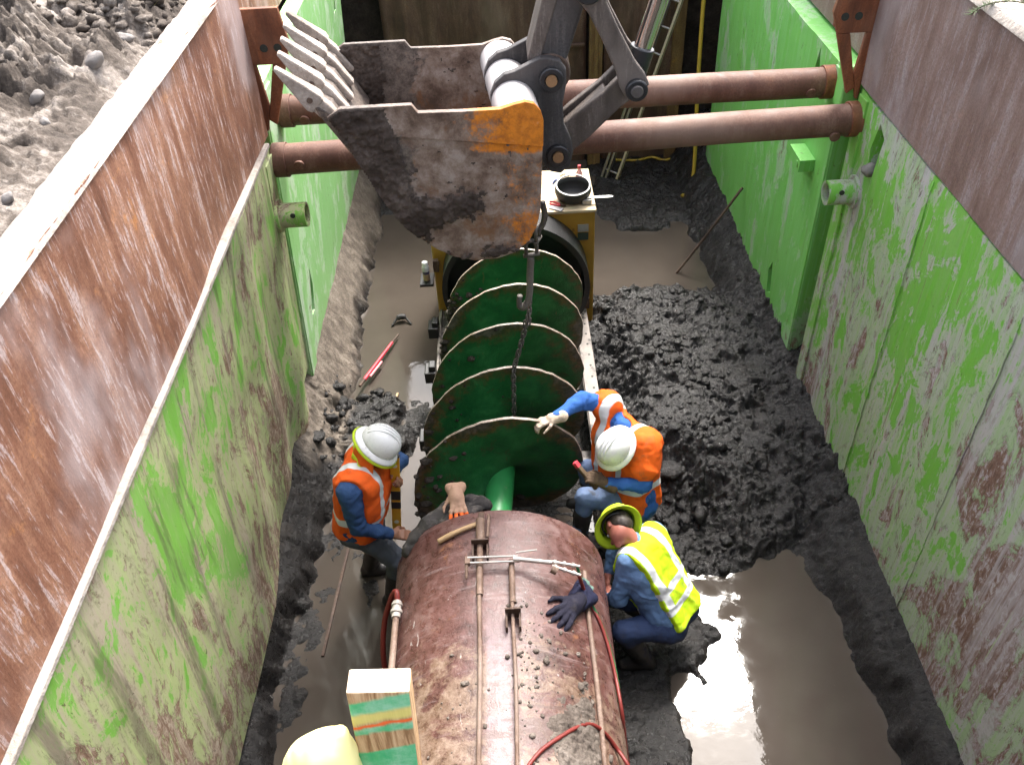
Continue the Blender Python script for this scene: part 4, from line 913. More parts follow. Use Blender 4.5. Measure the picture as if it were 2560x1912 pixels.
        return np_mesh(name, V, Q, {k: fn(V) for k, fn in (attrs or {}).items()})
def nv(v): v = np.array(v, float); return v/np.linalg.norm(v)
def cloth(name, a, b, rough=.85, sc=60, wear=None):
    t = MT(name); n = t.noise(5, 5, .6); w = t.noise(sc*4, 3, .6); d = t.noise(13, 5, .65)
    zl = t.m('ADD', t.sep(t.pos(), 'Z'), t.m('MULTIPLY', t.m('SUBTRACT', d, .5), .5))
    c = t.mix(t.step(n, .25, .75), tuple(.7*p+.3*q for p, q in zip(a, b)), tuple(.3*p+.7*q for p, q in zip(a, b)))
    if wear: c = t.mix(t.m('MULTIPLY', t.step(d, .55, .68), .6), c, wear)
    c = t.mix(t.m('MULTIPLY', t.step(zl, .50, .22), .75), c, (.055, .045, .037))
    return t.done(c, rough, 0, t.bump(w, .25, .003, t.bump(d, .5, .02)), .25)
def vest_mat(name, base, stripe):
    t = MT(name); a = t.attr('along'); b = t.attr('side'); n = t.noise(9, 5, .6); w = t.noise(240, 3, .6)
    band = lambda x, c, h: t.step(t.m('ABSOLUTE', t.m('SUBTRACT', x, c)), h+.003, h-.003)
    h = band(a, stripe[0], .026)
    if stripe[1]: h = t.m('MAXIMUM', h, band(a, stripe[1], .026))
    v = t.m('MULTIPLY', band(t.m('ABSOLUTE', b), .115, .026), t.step(a, stripe[0]-.002, stripe[0]+.002)); h = t.m('MAXIMUM', h, v)
    c = t.mix(t.step(n, .4, .7), base, tuple(q*.82 for q in base)); c = t.mix(t.m('MULTIPLY', t.step(t.noise(7, 7, .75), .53, .68), .5), c, (.16, .10, .06))
    c = t.mix(h, c, (.62, .64, .66))
    return t.done(c, t.mix(h, (.8, .8, .8), (.4, .4, .4)), 0, t.bump(w, .15, .002, t.bump(n, .3, .02)), .3)
def skin(name, c): t = MT(name); n = t.noise(30, 4); return t.done(t.mix(n, tuple(q*.8 for q in c), tuple(q*1.15 for q in c)), .5, 0, t.bump(t.noise(160, 3), .15, .002), .4)
M_skinA = skin('tanned_skin', (.24, .115, .07)); M_skinB = skin('sunburnt_skin', (.36, .13, .095)); M_hair = plain('dark_hair', (.03, .022, .017), .6, var=.4, scale=60)
M_boot = plain('muddy_black_rubber', (.022, .020, .019), .4, var=.4, scale=18, dirt=((.10, .082, .065), .60))
M_white = plain('white_hat_plastic', (.80, .80, .79), .3, var=.05, scale=10, dirt=((.42, .39, .35), .63), bump=.05)
M_lime = plain('lime_plastic', (.52, .70, .03), .42, var=.1, scale=10, bump=.03)
M_limecl = cloth('lime_mesh', (.55, .72, .03), (.62, .78, .06)); M_orcl = cloth('orange_cloth', (.80, .13, .015), (.85, .17, .02))
M_glove = cloth('tan_leather_glove', (.46, .36, .27), (.55, .45, .36), .8, 40, (.28, .21, .15)); M_brownglove = cloth('muddy_brown_glove', (.085, .055, .035), (.15, .10, .065), .8, 40, (.05, .035, .025))
def hand(f, w, d, up, side, curl=.5, r=.0095, spread=.16, thumb=.9, scale=1.0, k=.008):
    "w wrist, d pointing direction, up = back of hand, side = thumb side"
    w = np.array(w, float); d = nv(d); up = nv(np.array(up)-d*np.dot(up, d)); sd = nv(np.cross(up, d)); sd = sd if np.dot(sd, side) > 0 else -sd; S = scale
    f.cap(w, w+d*.03*S, .028*S, .030*S, .02)
    for j in (-1.5, -.5, .5, 1.5): f.cap(w+d*.02*S+sd*j*.012*S, w+d*.088*S+sd*j*.0195*S, .014*S, .0125*S, .012)
    for j, L in ((1.5, .072), (.5, .082), (-.5, .077), (-1.5, .060)):
        p = w+d*.088*S+sd*j*.0195*S; a = 0; L *= S
        for q, fr in enumerate((.45, .32, .26)):
            a += curl*(.55 if q == 0 else .75); dd = d*math.cos(a)-up*math.sin(a)+sd*j*spread*.25*(1 if q == 0 else .5)
            p2 = p+nv(dd)*L*fr; f.cap(p, p2, r*S*(1-.08*q), r*S*(.94-.08*q), k); p = p2
    p = w+d*.025*S+sd*.022*S; q = p+nv(sd*.75+d*.65-up*.25)*.042*S; f.cap(p, q, .0145*S, .0115*S, .012)
    q2 = q+nv(sd*(.75-.6*thumb)+d*.8-up*.5*thumb)*.036*S; f.cap(q, q2, .0112*S, .0095*S, k); f.cap(q2, q2+nv(d*.8-up*.6*thumb+sd*.1)*.024*S, .0098*S, .0082*S, k)
def person(label, J, vestc, shirt, trous, skinm, hair, stripe, gloves, seed, bulk=1.0, shirt_w=.010, arm=.03, drop=()):
    g = {k: np.array(v, float) for k, v in J.items() if k not in ('handL', 'handR')}
    root = thing('person', label, 'person', tuple((g['anL']+g['anR'])/2), 'workers in the trench')
    u = nv(g['neck']-g['pel']); s_ = g['shR']-g['shL']; s_ = nv(s_-u*np.dot(s_, u)); fw = nv(np.cross(u, s_)); fw = fw if np.dot(fw, g['face']) > -.2 else -fw
    allp = np.array([v for k, v in g.items() if k not in ('face', 'up', 'footL', 'footR')]); lo = allp.min(0)-.22; hi = allp.max(0)+.22
    T = float(np.linalg.norm(g['neck']-g['pel'])); bl = bulk
    def torso(f, e, k=.05):
        P = g['pel']; N = g['neck']
        for q, w in ((-1, .075), (1, .075)):
            f.cap(P+s_*q*w*bl, P+u*T*.45+s_*q*.068*bl+fw*.01, .118*bl+e, .112*bl+e, k)
            f.cap(P+u*T*.45+s_*q*.068*bl+fw*.01, P+u*T*.76+s_*q*.092*bl, .112*bl+e, .108*bl+e, k)
            sh = g['shR'] if q > 0 else g['shL']; f.cap(N-u*.07+s_*q*.03, sh*.82+(N-u*.05)*.18, .062+e, .066+e, .05)
        f.cap(P+u*T*.3, P+u*T*.85, .105*bl+e, .085+e, k)
    def arms(f, e, to=1.0):
        for q in 'LR':
            f.cap(g['sh'+q], g['el'+q], .060*min(bl, 1.1)+e, .047+e, .03); w = g['el'+q]+(g['wr'+q]-g['el'+q])*to; f.cap(g['el'+q], w, .047+e, .033+e, .025)
    def legs(f, e, to=1.0):
        for q in 'LR':
            h = g['pel']+s_*(.085 if q == 'R' else -.085)-u*.02
            f.cap(h, g['kn'+q], .092*bl+e, .063+e, .04); a = g['kn'+q]+(g['an'+q]-g['kn'+q])*to; f.cap(g['kn'+q], a, .064+e, .046+e, .03)
    # body
    b = SDF(lo, hi, .0075); torso(b, -.03); arms(b, -.020); legs(b, -.02)
    hu = nv(g['up']); hf = nv(g['face']-hu*np.dot(g['face'], hu)); hs = np.cross(hf, hu); H = g['head']; Mh = [hs, hf, hu]
    b.cap(g['neck']-u*.04, H-hu*.05-hf*.015, .062, .056, .03)
    b.ell(H+hu*.02-hf*.01, (.076, .096, .098), Mh, .02); b.ell(H-hu*.055+hf*.025, (.056, .062, .062), Mh, .03)
    b.cap(H+hf*.088+hu*.012, H+hf*.108-hu*.022, .010, .014, .012); b.cap(H+hf*.082-hu*.058-hs*.018, H+hf*.082-hu*.058+hs*.018, .010, .010, .012)
    b.cap(H+hf*.072-hu*.10, H+hf*.066-hu*.095, .018, .02, .02)
    for q in (-1, 1):
        b.ell(H+hs*q*.078-hf*.008-hu*.012, (.010, .018, .030), Mh, .006); b.cap(H+hf*.083+hs*q*.032+hu*.030, H+hf*.086+hs*q*.012+hu*.030, .010, .009, .012)
        sl = H+hf*.094+hs*q*.032+hu*.014; b.minus(sl, .011)
    for q in 'LR':
        if gloves.get(q) is None: hand(b, g['wr'+q], *J['hand'+q])
        f0 = g['foot'+q]; b.cap(g['an'+q], g['an'+q]+nv(f0)*.14-np.array([0, 0, .03]), .040, .03, .03)
    body = link('body', b.mesh('body'), skinm, root)
    e = SDF(H-.16, H+.16, .01)
    for q in (-1, 1): e.ell(H+hf*.084+hs*q*.032+hu*.014, (.0115, .0115, .0115), Mh, 0)
    em = MB()
    for q in (-1, 1):
        c = H+hf*.082+hs*q*.032+hu*.014; M = Matrix.Translation(Vector(c)); em.lathe([(.0001, -.011), (.008, -.008), (.0115, 0), (.008, .008), (.0001, .011)], M, 10)
    em.build('eyes', plain('eye_white', (.5, .48, .45), .25), body, smooth='all')
    # hair under the hat
    h_ = SDF(H-.17, H+.17, .008); h_.ell(H+hu*.022-hf*.016, (.081, .096, .100), Mh, .01); h_.ell(H-hu*.03-hf*.055, (.066, .05, .055), Mh, .02); h_.plane(H-hf*.0+hu*.01, hf*.9-hu*.45); h_.wrinkle(.004, 60, seed)
    link('hair', h_.mesh('hair'), hair, body)
    # clothes
    sh = SDF(lo, hi, .009); torso(sh, .004); arms(sh, .016, .97); sh.cap(g['neck']-u*.05, g['neck']+(H-g['neck'])*.10, .07, .066, .03); sh.wrinkle(shirt_w, 13, seed+2); so = link('shirt', sh.mesh('shirt'), shirt, root)
    tr = SDF(lo, hi, .009); legs(tr, .012, .93)
    for q in (-1, 1): tr.cap(g['pel']+s_*q*.07*bl-u*.02, g['pel']+s_*q*.07*bl+u*.10, .120*bl+.004, .114*bl, .04)
    tr.wrinkle(.010, 11, seed+4); link('trousers', tr.mesh('trousers'), trous, root)
    for q in 'LR':
        a = g['an'+q]; k = g['kn'+q]; f0 = nv(g['foot'+q]); c = a+(k-a)*.62
        lo2 = np.minimum(np.minimum(a, c), a+f0*.25)-.14; hi2 = np.maximum(np.maximum(a, c), a+f0*.25)+.14
        bt = SDF(lo2, hi2, .009); bt.cap(a, c, .058, .072, .02); bt.cap(a-f0*.035-np.array([0, 0, .035]), a+f0*.15-np.array([0, 0, .04]), .046, .044, .03); bt.cap(a+f0*.02, a+f0*.1-np.array([0, 0, .03]), .05, .045, .03); bt.wrinkle(.005, 14, seed+6)
        link('boot', bt.mesh('boot'), M_boot, root)
    ve = SDF(lo, hi, .008); torso(ve, .030); P = g['pel']; N = g['neck']
    ve.plane(P-u*.03, -u); ve.plane(N+u*.045, u); ve.minus(N+u*.05+fw*.055, .09)
    for q, nm in ((-1, 'shL'), (1, 'shR')): ve.plane(g[nm]+s_*q*arm, s_*q)
    for q, fr in drop: ve.cap(g['sh'+q], g['sh'+q]+(g['el'+q]-g['sh'+q])*fr, .088*bl, .086*bl, .05)
    ve.wrinkle(.012, 9, seed+8)
    vo = link('vest', ve.mesh('vest', {'along': lambda V: (V-P)@u, 'side': lambda V: (V-P)@s_}), vest_mat('vest_cloth_%d' % seed, vestc, stripe), root)
    for q in 'LR':
        if gloves.get(q) is not None:
            w = g['wr'+q]; gl = SDF(w-.22, w+.22, .0065); hand(gl, w, *J['hand'+q], r=.0125, scale=1.1); dd = nv(J['hand'+q][0]); gl.cap(w-dd*.05, w+dd*.02, .044, .040, .02); gl.wrinkle(.003, 40, seed); link('glove', gl.mesh('glove'), gloves[q], root)
    return root, H, hu, hf, hs
def hat(parent, H, up, fw, shell, brim, full=True, off=.075, tilt=0., band=None, R0=.15):
    up = Vector(up).normalized(); fw = Vector(fw); fw = (fw-up*fw.dot(up)).normalized(); sd = fw.cross(up)
    M = Matrix.Translation(Vector(H)+up*off) @ Matrix((sd, fw, up)).transposed().to_4x4() @ Matrix.Rotation(tilt, 4, 'X') @ Matrix.Diagonal((.92, 1.08, 1, 1))
    r_d = .124
    def dome(r): return [(r, 0), (r*.995, .022), (r*.955, .05), (r*.86, .082), (r*.70, .108), (r*.46, .126), (r*.2, .134), (.0005, .136)]
    m = MB(); m.lathe(dome(r_d), M, 40); h = m.build('hard_hat', shell, parent, smooth='all', solid=.004)
    m = MB(); n = 40
    def rim(i): return R0
    P = [[M @ Vector((r*math.cos(2*math.pi*i/n), r*math.sin(2*math.pi*i/n), z)) for i in range(n+1)] for r, z in [(.1245, .004)]]
    for fr, z in ((.35, -.003), (.7, -.012), (1., -.022), (1.0, -.030), (.6, -.018), (0., -.004)):
        P.append([M @ Vector(((.1245+(rim(i)-.1245)*fr)*math.cos(2*math.pi*i/n), (.1245+(rim(i)-.1245)*fr)*math.sin(2*math.pi*i/n), z)) for i in range(n+1)])
    m.grid(P); m.build('brim', brim, h, smooth='all')
    m = MB()   # ridges over the crown
    for x in (-.028, 0, .028):
        m.tube([M @ Vector((x, .124*math.cos(a)*.94, .022+.119*math.sin(a))) for a in np.linspace(.25, math.pi-.25, 14)], .007 if x else .009, 6)
    m.build('crown_ridge', shell, h, smooth='all')
    m = MB(); m.ring(M @ Vector((0, 0, -.012)), M @ Vector((0, 0, .016)), .106, .096, 32); m.build('headband', band or M_black, h, smooth='all')
    return h, M
# --- man with the level, left of the pipe
JL = dict(pel=(-1.14, 3.86, .86), neck=(-1.04, 3.88, 1.41), head=(-.955, 3.89, 1.475), up=(.62, .02, .78), face=(.8, -.05, -.62),
          shR=(-1.12, 3.635, 1.345), elR=(-1.10, 3.60, 1.05), wrR=(-.925, 3.70, .845), shL=(-1.04, 4.07, 1.34), elL=(-.86, 4.13, 1.10), wrL=(-.895, 4.00, 1.135),
          knR=(-.925, 3.735, .50), anR=(-1.02, 3.72, .08), knL=(-1.10, 4.02, .47), anL=(-1.22, 4.02, .06), footL=(1, .1, 0), footR=(1, -.1, 0),
          handR=((.9, .1, -.3), (.2, -.3, 1), (0, .6, .6), .45), handL=((.55, -.75, .1), (.6, .6, .3), (0, 0, 1), 1.0))
pl, H, hu, hf, hs = person('worker in orange vest and white hat with orange neck flap, holding the yellow level', JL, (.80, .115, .012),
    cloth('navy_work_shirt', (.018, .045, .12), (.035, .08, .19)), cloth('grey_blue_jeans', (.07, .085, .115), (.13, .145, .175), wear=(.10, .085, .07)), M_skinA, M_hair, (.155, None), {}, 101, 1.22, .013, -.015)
h, M = hat(pl, H, hu, hf, M_white, M_white, True, .05, -.12, R0=.155)
m = MB(); m.lathe([(.158, -.026), (.166, -.040), (.160, -.048), (.120, -.036), (.124, -.030)], M, 40); m.build('sun_shade_ring', M_limecl, h, smooth='all')
# neck flap
P = []; n = 26
for j in range(9):
    t = j/8; row = []
    for i in range(n+1):
        a = math.pi+math.pi*i/n; r = .135+.035*t+.012*math.sin(i*1.3)*t; p = M @ Vector((r*math.cos(a), r*math.sin(a), -.02)); p = p+Vector((-.035*t, 0, -.185*t*(1-.10*abs(i-n/2)/(n/2)))); row.append(p)
    P.append(row)
m = MB(); m.grid(P[:7]); m.build('neck_flap', M_orcl, h, smooth='all', solid=.004)
m = MB(); m.grid(P[6:]); m.build('flap_trim', M_limecl, h, smooth='all', solid=.005)
# --- man gripping the flight, right of the auger
JR = dict(pel=(.76, 4.22, .54), neck=(.725, 4.33, 1.15), head=(.645, 4.12, 1.12), up=(-.42, -.42, .80), face=(-.62, -.55, -.55),
          shR=(.625, 4.49, 1.19), elR=(.435, 4.47, 1.28), wrR=(.235, 4.30, 1.275), shL=(.855, 4.16, 1.10), elL=(.83, 4.0, .88), wrL=(.565, 3.985, .92),
          knL=(.43, 4.04, .72), anL=(.38, 4.0, .33), knR=(.47, 4.33, .70), anR=(.50, 4.32, .36), footL=(-.9, -.2, 0), footR=(-.9, .1, 0),
          handR=((-.9, -.25, -.05), (.1, .1, 1), (0, -1, 0), .75), handL=((-.85, .2, .45), (.2, -.3, .8), (0, .8, .3), .95))
pr_, H, hu, hf, hs = person('worker in orange vest, blue shirt and white hard hat crouching to grip the auger edge', JR, (.84, .125, .010),
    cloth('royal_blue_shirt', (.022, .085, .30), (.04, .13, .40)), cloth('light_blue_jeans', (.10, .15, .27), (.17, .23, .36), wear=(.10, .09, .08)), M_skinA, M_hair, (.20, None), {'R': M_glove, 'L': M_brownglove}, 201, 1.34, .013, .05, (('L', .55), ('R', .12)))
hat(pr_, H, hu, hf, M_white, M_white, True, .05, -.05, R0=.155)
# --- man in lime vest squatting by the pipe
JY = dict(pel=(.945, 3.26, .42), neck=(.69, 3.47, .92), head=(.595, 3.545, .985), up=(-.12, .93, -.33), face=(-.42, -.35, -.85),
          shL=(.645, 3.345, .89), elL=(.575, 3.27, .61), wrL=(.535, 3.40, .40), shR=(.85, 3.59, .85), elR=(.62, 3.74, .62), wrR=(.56, 3.62, .42),
          knL=(.60, 3.13, .43), anL=(.76, 3.10, .11), knR=(.62, 3.38, .45), anR=(.84, 3.42, .11), footL=(-1, .05, 0), footR=(-1, .1, 0),
          handR=((-.3, -.7, -.4), (-.5, .3, .6), (-1, 0, 0), .5), handL=((-.1, .9, -.2), (-.4, 0, .8), (-1, 0, 0), .5))
py_, H, hu, hf, hs = person('worker in lime yellow vest and lime hard hat squatting beside the pipe', JY, (.50, .74, .012),
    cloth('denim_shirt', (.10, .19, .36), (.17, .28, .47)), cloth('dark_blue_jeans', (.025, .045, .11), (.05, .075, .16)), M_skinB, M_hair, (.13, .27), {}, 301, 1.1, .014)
hat(py_, H, hu, hf, M_lime, M_lime, True, .03, .10, R0=.165)
# ------------------------------------------------------------------ tools and loose things
M_lvl = plain('yellow_level_body', (.72, .38, .02), .4, var=.12); M_rubber = plain('black_rubber', (.02, .02, .02), .6, var=.3); M_vial = plain('pale_vial', (.75, .78, .62), .2, var=.05)
a = Vector((-.845, 3.925, 1.37)); b = Vector((-.935, 3.925, .56)); d = (b-a).normalized()
lv = thing('spirit_level', 'yellow spirit level with black grips held upright by the worker', 'level', tuple(b))
def lbox(t0, t1, w, dep, mat, name, par, **k):
    m = MB(); m.bar(a+d*t0, a+d*t1, w, dep, (0, 1, 0)); return m.build(name, mat, par, **k)
L = (b-a).length
body = lbox(.012, L-.012, .062, .026, M_lvl, 'level_body', lv, bevel=.003)
for t0, t1 in ((.34, .43), (.45, .52)): lbox(t0, t1, .065, .030, M_rubber, 'grip', lv, bevel=.003)
for t0, t1 in ((0, .014), (L-.014, L)): lbox(t0, t1, .064, .029, M_rubber, 'end_cap', lv, bevel=.003)
for t0 in (.09, .27, .66):
    c = a+d*t0+Vector((0, -.0135, 0)); m = MB(); m.cyl(c, c+Vector((0, -.002, 0)), .017, n=18); m.build('vial', M_vial, body, smooth=True)
# hammer on the pipe
M_ash = plain('pale_wood_handle', (.42, .28, .15), .6, var=.2, scale=25)
hm = thing('hammer', 'hammer with pale wooden handle lying at the pipe end', 'hammer', on_pipe(-.4, 3.25))
pts = [(-.53, 3.215), (-.45, 3.233), (-.36, 3.252), (-.285, 3.268)]
m = MB(); m.tube(spline([on_pipe(x, y, .021) for x, y in pts], 5), [.017]*6+[.015]*10, 10); m.build('handle', M_ash, hm, smooth='all')
c = Vector(on_pipe(-.27, 3.272, .03)); m = MB(); m.bar(c+Vector((0, -.055, 0)), c+Vector((0, .06, .004)), .034, .036); m.build('head', M_dkrust, hm, bevel=.006)
m = MB(); m.tube(spline([on_pipe(-.225, 3.33, .02), on_pipe(-.228, 3.26, .025), on_pipe(-.235, 3.16, .02)], 5), .010, 8); m.build('steel_pin', M_bar, None, smooth='all', label='short rusty pin lying next to the hammer head', category='pin')
# cutting torch
M_steel = plain('scuffed_bright_steel', (.50, .46, .42), .35, .6, var=.2, scale=30)
tr = thing('cutting_torch', 'long steel cutting torch lying across the rods on the pipe', 'torch', on_pipe(0, 2.93))
Z0 = on_pipe(-.2, 2.95)[2]+.058
def tp(x, y, z=0): return (x, y, max(Z0-.35*max(x-.05, 0)**1.4*1.2, on_pipe(min(x, .4), y)[2]+.02)+z)
for y, dz in ((2.955, .0), (2.982, .012)):
    m = MB(); m.cyl(tp(-.345, y, dz), tp(-.06, y-.004, dz), .0065, n=8); m.build('gas_tube', M_steel, tr, smooth=True)
m = MB(); m.cyl(tp(-.06, 2.962, .004), tp(.13, 2.935, .004), .013, n=12); m.build('grip', M_steel, tr, smooth=True)
m = MB(); m.box(tp(-.345, 2.966), (.03, .05, .03)); m.cyl(tp(-.35, 2.95), (-.352, 2.87, Z0-.03), .011, .007, n=10); m.build('torch_head', M_bar, tr, bevel=.003)
m = MB(); m.cyl(tp(-.085, 2.965, .002), tp(-.05, 2.96, .002), .018, n=10); m.build('mixer', M_steel, tr, smooth=True)
m = MB(); m.cyl(tp(-.07, 2.99, .028), tp(.05, 3.0, .030), .005, n=8); m.build('lever', M_steel, tr, smooth=True)
for y0, y1 in ((2.945, 2.935), (2.915, 2.875)):
    m = MB(); m.cyl(tp(.13, y0), tp(.285, y1), .009, n=10)
    for q in (.14, .19, .24): m.cyl(tp(q, y0+(y1-y0)*(q-.13)/.155), tp(q+.014, y0+(y1-y0)*(q-.115)/.155), .015, n=8)
    m.build('valve_stem', M_steel, tr, smooth=True)
m = MB(); m.cyl(tp(.125, 2.90, -.004), tp(.155, 2.885, -.008), .022, n=10); m.build('valve_knob', M_bar, tr, smooth=True)
M_hred = plain('red_hose', (.17, .022, .017), .5, var=.3, scale=12, dirt=((.16, .10, .07), .62)); M_hgrn = plain('green_hose', (.02, .16, .06), .45)
def pth(l, off=.012): return [on_pipe(x, y, off) for x, y in l]
m = MB(); m.tube(spline([tp(.275, 2.875), *pth([(.33, 2.86), (.385, 2.78), (.425, 2.66), (.452, 2.5), (.466, 2.3)]), (.50, 2.15, .60), (.56, 2.02, .34), (.55, 1.93, .45), (.47, 1.93, 1.02), *pth([(.40, 2.04), (.32, 2.09), (.24, 2.08), (.12, 1.99), (-.01, 1.875), (-.10, 1.72), (-.12, 1.5)])], 8), .0105, 10); m.build('red_hose', M_hred, tr, smooth='all')
m = MB(); m.tube(spline([tp(.27, 2.935), *pth([(.315, 2.915), (.345, 2.86)]), *pth([(.395, 2.77), (.435, 2.65), (.462, 2.48)], .012), (.475, 2.3, .80), (.52, 2.2, .45), (.6, 2.15, .15)], 8), .009, 8); m.build('green_hose', M_hgrn, tr, smooth='all')
m = MB(); m.cyl(on_pipe(.30, 2.95, .03), on_pipe(.325, 2.945, .03), .03, n=12); m.cyl(on_pipe(.335, 2.94, .025), on_pipe(.355, 2.935, .03), .022, n=10); m.build('regulator', plain('teal_cap', (.12, .20, .17), .5), tr, smooth=True)
m = MB(); m.tube(spline([on_pipe(-.79, 2.97, .03), on_pipe(-.795, 3.02, .05), on_pipe(-.83, 3.03, .05), (-.90, 2.98, .88), (-.925, 2.86, .66), (-.90, 2.7, .3), (-.95, 2.5, .02), (-1.0, 2.2, -.04)], 8), .017, 10); m.build('hose', M_hred, None, smooth='all', label='dull red hose running off the left steering line of the pipe', category='hose')
# navy glove on the pipe
def glove_thing(label, w, d, up, side, mat, scale, curl, cuffmat=None, tipmat=None, cuff=.10):
    w = np.array(w, float); d = nv(d); up = nv(up); gl = SDF(w-.30, w+.30, .006); hand(gl, w, d, up, side, curl, r=.0125, scale=scale, spread=.9, thumb=.3); gl.wrinkle(.003, 45, 7)
    gl.cap(w-d*.01, w+d*.05, .035*scale, .036*scale, .03)
    t = thing('work_glove', label, 'glove', tuple(w)); o = link('hand_part', gl.mesh('hand_part', {'tip': lambda V: (V-w)@d}), mat, t)
    cf = SDF(w-.30, w+.30, .006); s = nv(np.cross(d, up))
    for q in (-1, 0, 1): cf.cap(w-d*cuff+s*q*.034*scale, w+d*.005+s*q*.022*scale, .026*scale, .024*scale, .02)
    cf.wrinkle(.004, 35, 9); link('cuff', cf.mesh('cuff'), cuffmat or mat, t)
M_navy = cloth('navy_glove_cloth', (.010, .010, .020), (.020, .019, .034), .85, 40, (.055, .048, .048)); M_navyc = cloth('navy_cuff_cloth', (.008, .009, .026), (.014, .016, .042))
n_ = nv((.42, 0, .53)); glove_thing('dark navy work glove lying palm down on the pipe below the torch', np.array(on_pipe(.262, 2.80, .028)), (-.52, -.78, .36), n_, (-1, .4, 0), M_navy, 1.42, .28, M_navyc, cuff=.115)
# dark jacket and orange-tipped glove on the pipe end
def jacket():
    f = SDF((-.95, 3.1, .8), (-.1, 3.85, 1.6), .009)
    for A, Bp, r0, r1 in [((-.74, 3.34, 1.13), (-.60, 3.44, 1.22), .055, .07), ((-.60, 3.44, 1.22), (-.47, 3.56, 1.24), .07, .065), ((-.47, 3.54, 1.24), (-.30, 3.56, 1.28), .07, .06), ((-.34, 3.58, 1.27), (-.26, 3.55, 1.26), .062, .055),
                          ((-.66, 3.36, 1.17), (-.48, 3.42, 1.28), .05, .06), ((-.46, 3.42, 1.30), (-.30, 3.46, 1.33), .06, .05), ((-.58, 3.50, 1.12), (-.36, 3.52, 1.14), .08, .08), ((-.70, 3.45, 1.02), (-.5, 3.5, 1.0), .06, .07)]: f.cap(A, Bp, r0, r1, .035)
    f.wrinkle(.022, 10, 33)
    link('jacket', f.mesh('jacket'), cloth('dark_grey_jacket_cloth', (.025, .023, .023), (.07, .064, .060), .85, 40, (.15, .13, .115)), None, label='crumpled dark grey jacket thrown over the near end of the auger gap', category='jacket')
jacket()
t = MT('tan_glove_orange_tips'); e = t.attr('tip'); nn = t.noise(60, 4); c = t.mix(t.step(t.m('ADD', e, t.m('MULTIPLY', t.m('SUBTRACT', nn, .5), .02)), .148, .156), t.mix(nn, (.30, .17, .11), (.42, .27, .19)), (.80, .14, .02)); M_tips = t.done(c, .8, 0, t.bump(nn, .3, .004))
glove_thing('tan work glove with orange fingertips on the dark jacket', (-.43, 3.555, 1.405), (.10, -.85, -.20), (.05, -.2, .95), (-1, 0, 0), M_tips, 1.15, .22, cuff=.03)
# scraper in the crouching man's hand
sb = thing('wire_brush', 'brown wire brush with a red end in the crouching worker\'s hand', 'brush', (.45, 4.03, .93))
m = MB(); m.bar((.50, 3.99, .87), (.375, 4.07, 1.02), .034, .03); m.build('handle', plain('muddy_wood', (.11, .07, .04), .8), sb, bevel=.006)
m = MB(); m.bar((.378, 4.068, 1.017), (.352, 4.085, 1.05), .035, .031); m.build('painted_end', plain('pink_red_paint', (.62, .05, .07), .5), sb, bevel=.004)
# on the machine lid
LZ = 1.388
hp = thing('welding_hood', 'black welding hood lying upside down on the yellow machine', 'hood', (.58, 7.10, LZ))
Mh = Matrix.Translation((.58, 7.11, LZ+.005)) @ Matrix.Rotation(.16, 4, 'X') @ Matrix.Diagonal((1.05, .85, 1, 1))
m = MB(); m.lathe([(.0005, .0), (.10, .004), (.142, .03), (.160, .09), (.158, .15), (.150, .155), (.146, .10), (.13, .045), (.09, .02), (.0005, .016)], Mh, 36); m.build('shell', M_rubber, hp, smooth='all')
m = MB(); m.ring(Mh @ Vector((0, 0, .150)), Mh @ Vector((0, 0, .160)), .160, .148, 36); m.build('rim', plain('grey_rim', (.30, .30, .30), .4), hp, smooth=True)
m = MB(); m.tube(spline([(.46, 7.20, LZ+.15), (.43, 7.24, LZ+.13), (.40, 7.23, LZ+.10)], 5), .012, 8); m.build('strap', plain('blue_strap', (.06, .10, .28), .6), hp, smooth='all')
M_clear = MT('pink_bottle').done((.75, .40, .42), .12, 0, None, .5, **{'Transmission Weight': .35}); M_redp = plain('red_plastic', (.50, .02, .03), .35)
bt = thing('drink_bottle', 'small pink drink bottle with red cap behind the black hood', 'bottle', (.66, 7.36, LZ))
m = MB(); m.lathe([(.0005, 0), (.030, .0), (.034, .008), (.034, .10), (.031, .13), (.016, .165), (.0135, .185), (.0135, .19)], Matrix.Translation((.66, 7.36, LZ)), 20); m.build('bottle_body', M_clear, bt, smooth=True)
m = MB(); m.lathe([(.0348, .04), (.0348, .10)], Matrix.Translation((.66, 7.36, LZ)), 20); m.build('label_band', plain('white_pink_label', (.75, .35, .38), .5), bt, smooth='all')
m = MB(); m.cyl((.66, 7.36, LZ+.185), (.66, 7.36, LZ+.212), .0155, n=16); m.build('cap', M_redp, bt, smooth=True)
bx = thing('paper_cup', 'cream paper cup standing left of the pink bottle', 'cup', (.52, 7.37, LZ))
m = MB(); m.lathe([(.0005, 0), (.035, 0), (.047, .105), (.049, .108), (.044, .104), (.033, .005)], Matrix.Translation((.52, 7.37, LZ)), 20); m.build('cup_body', plain('cream_paper', (.66, .60, .48), .7, var=.06), bx, smooth=True)
m = MB(); m.prism([(0, -.016), (.20, -.020), (.235, -.014), (.245, 0), (.235, .014), (.20, .020), (0, .016)], lambda u, v: (.70+u, 7.02+v, LZ+.055), lambda u, v: (.70+u, 7.02+v, LZ+.062)); m.build('paint_paddle', plain('white_wood', (.80, .78, .72), .6, var=.05), None, bevel=.002, label='white wooden paddle sticking out over the machine edge', category='paddle')
m = MB(); m.box((.70, 7.02, LZ+.026), (.09, .07, .052)); m.build('putty_tin', plain('grey_tin', (.22, .22, .22), .4, .5), None, bevel=.008, label='small dark tin under the white paddle', category='tin')
pw = thing('pliers', 'red handled pliers lying open on the machine lid', 'pliers', (.40, 7.0, LZ))
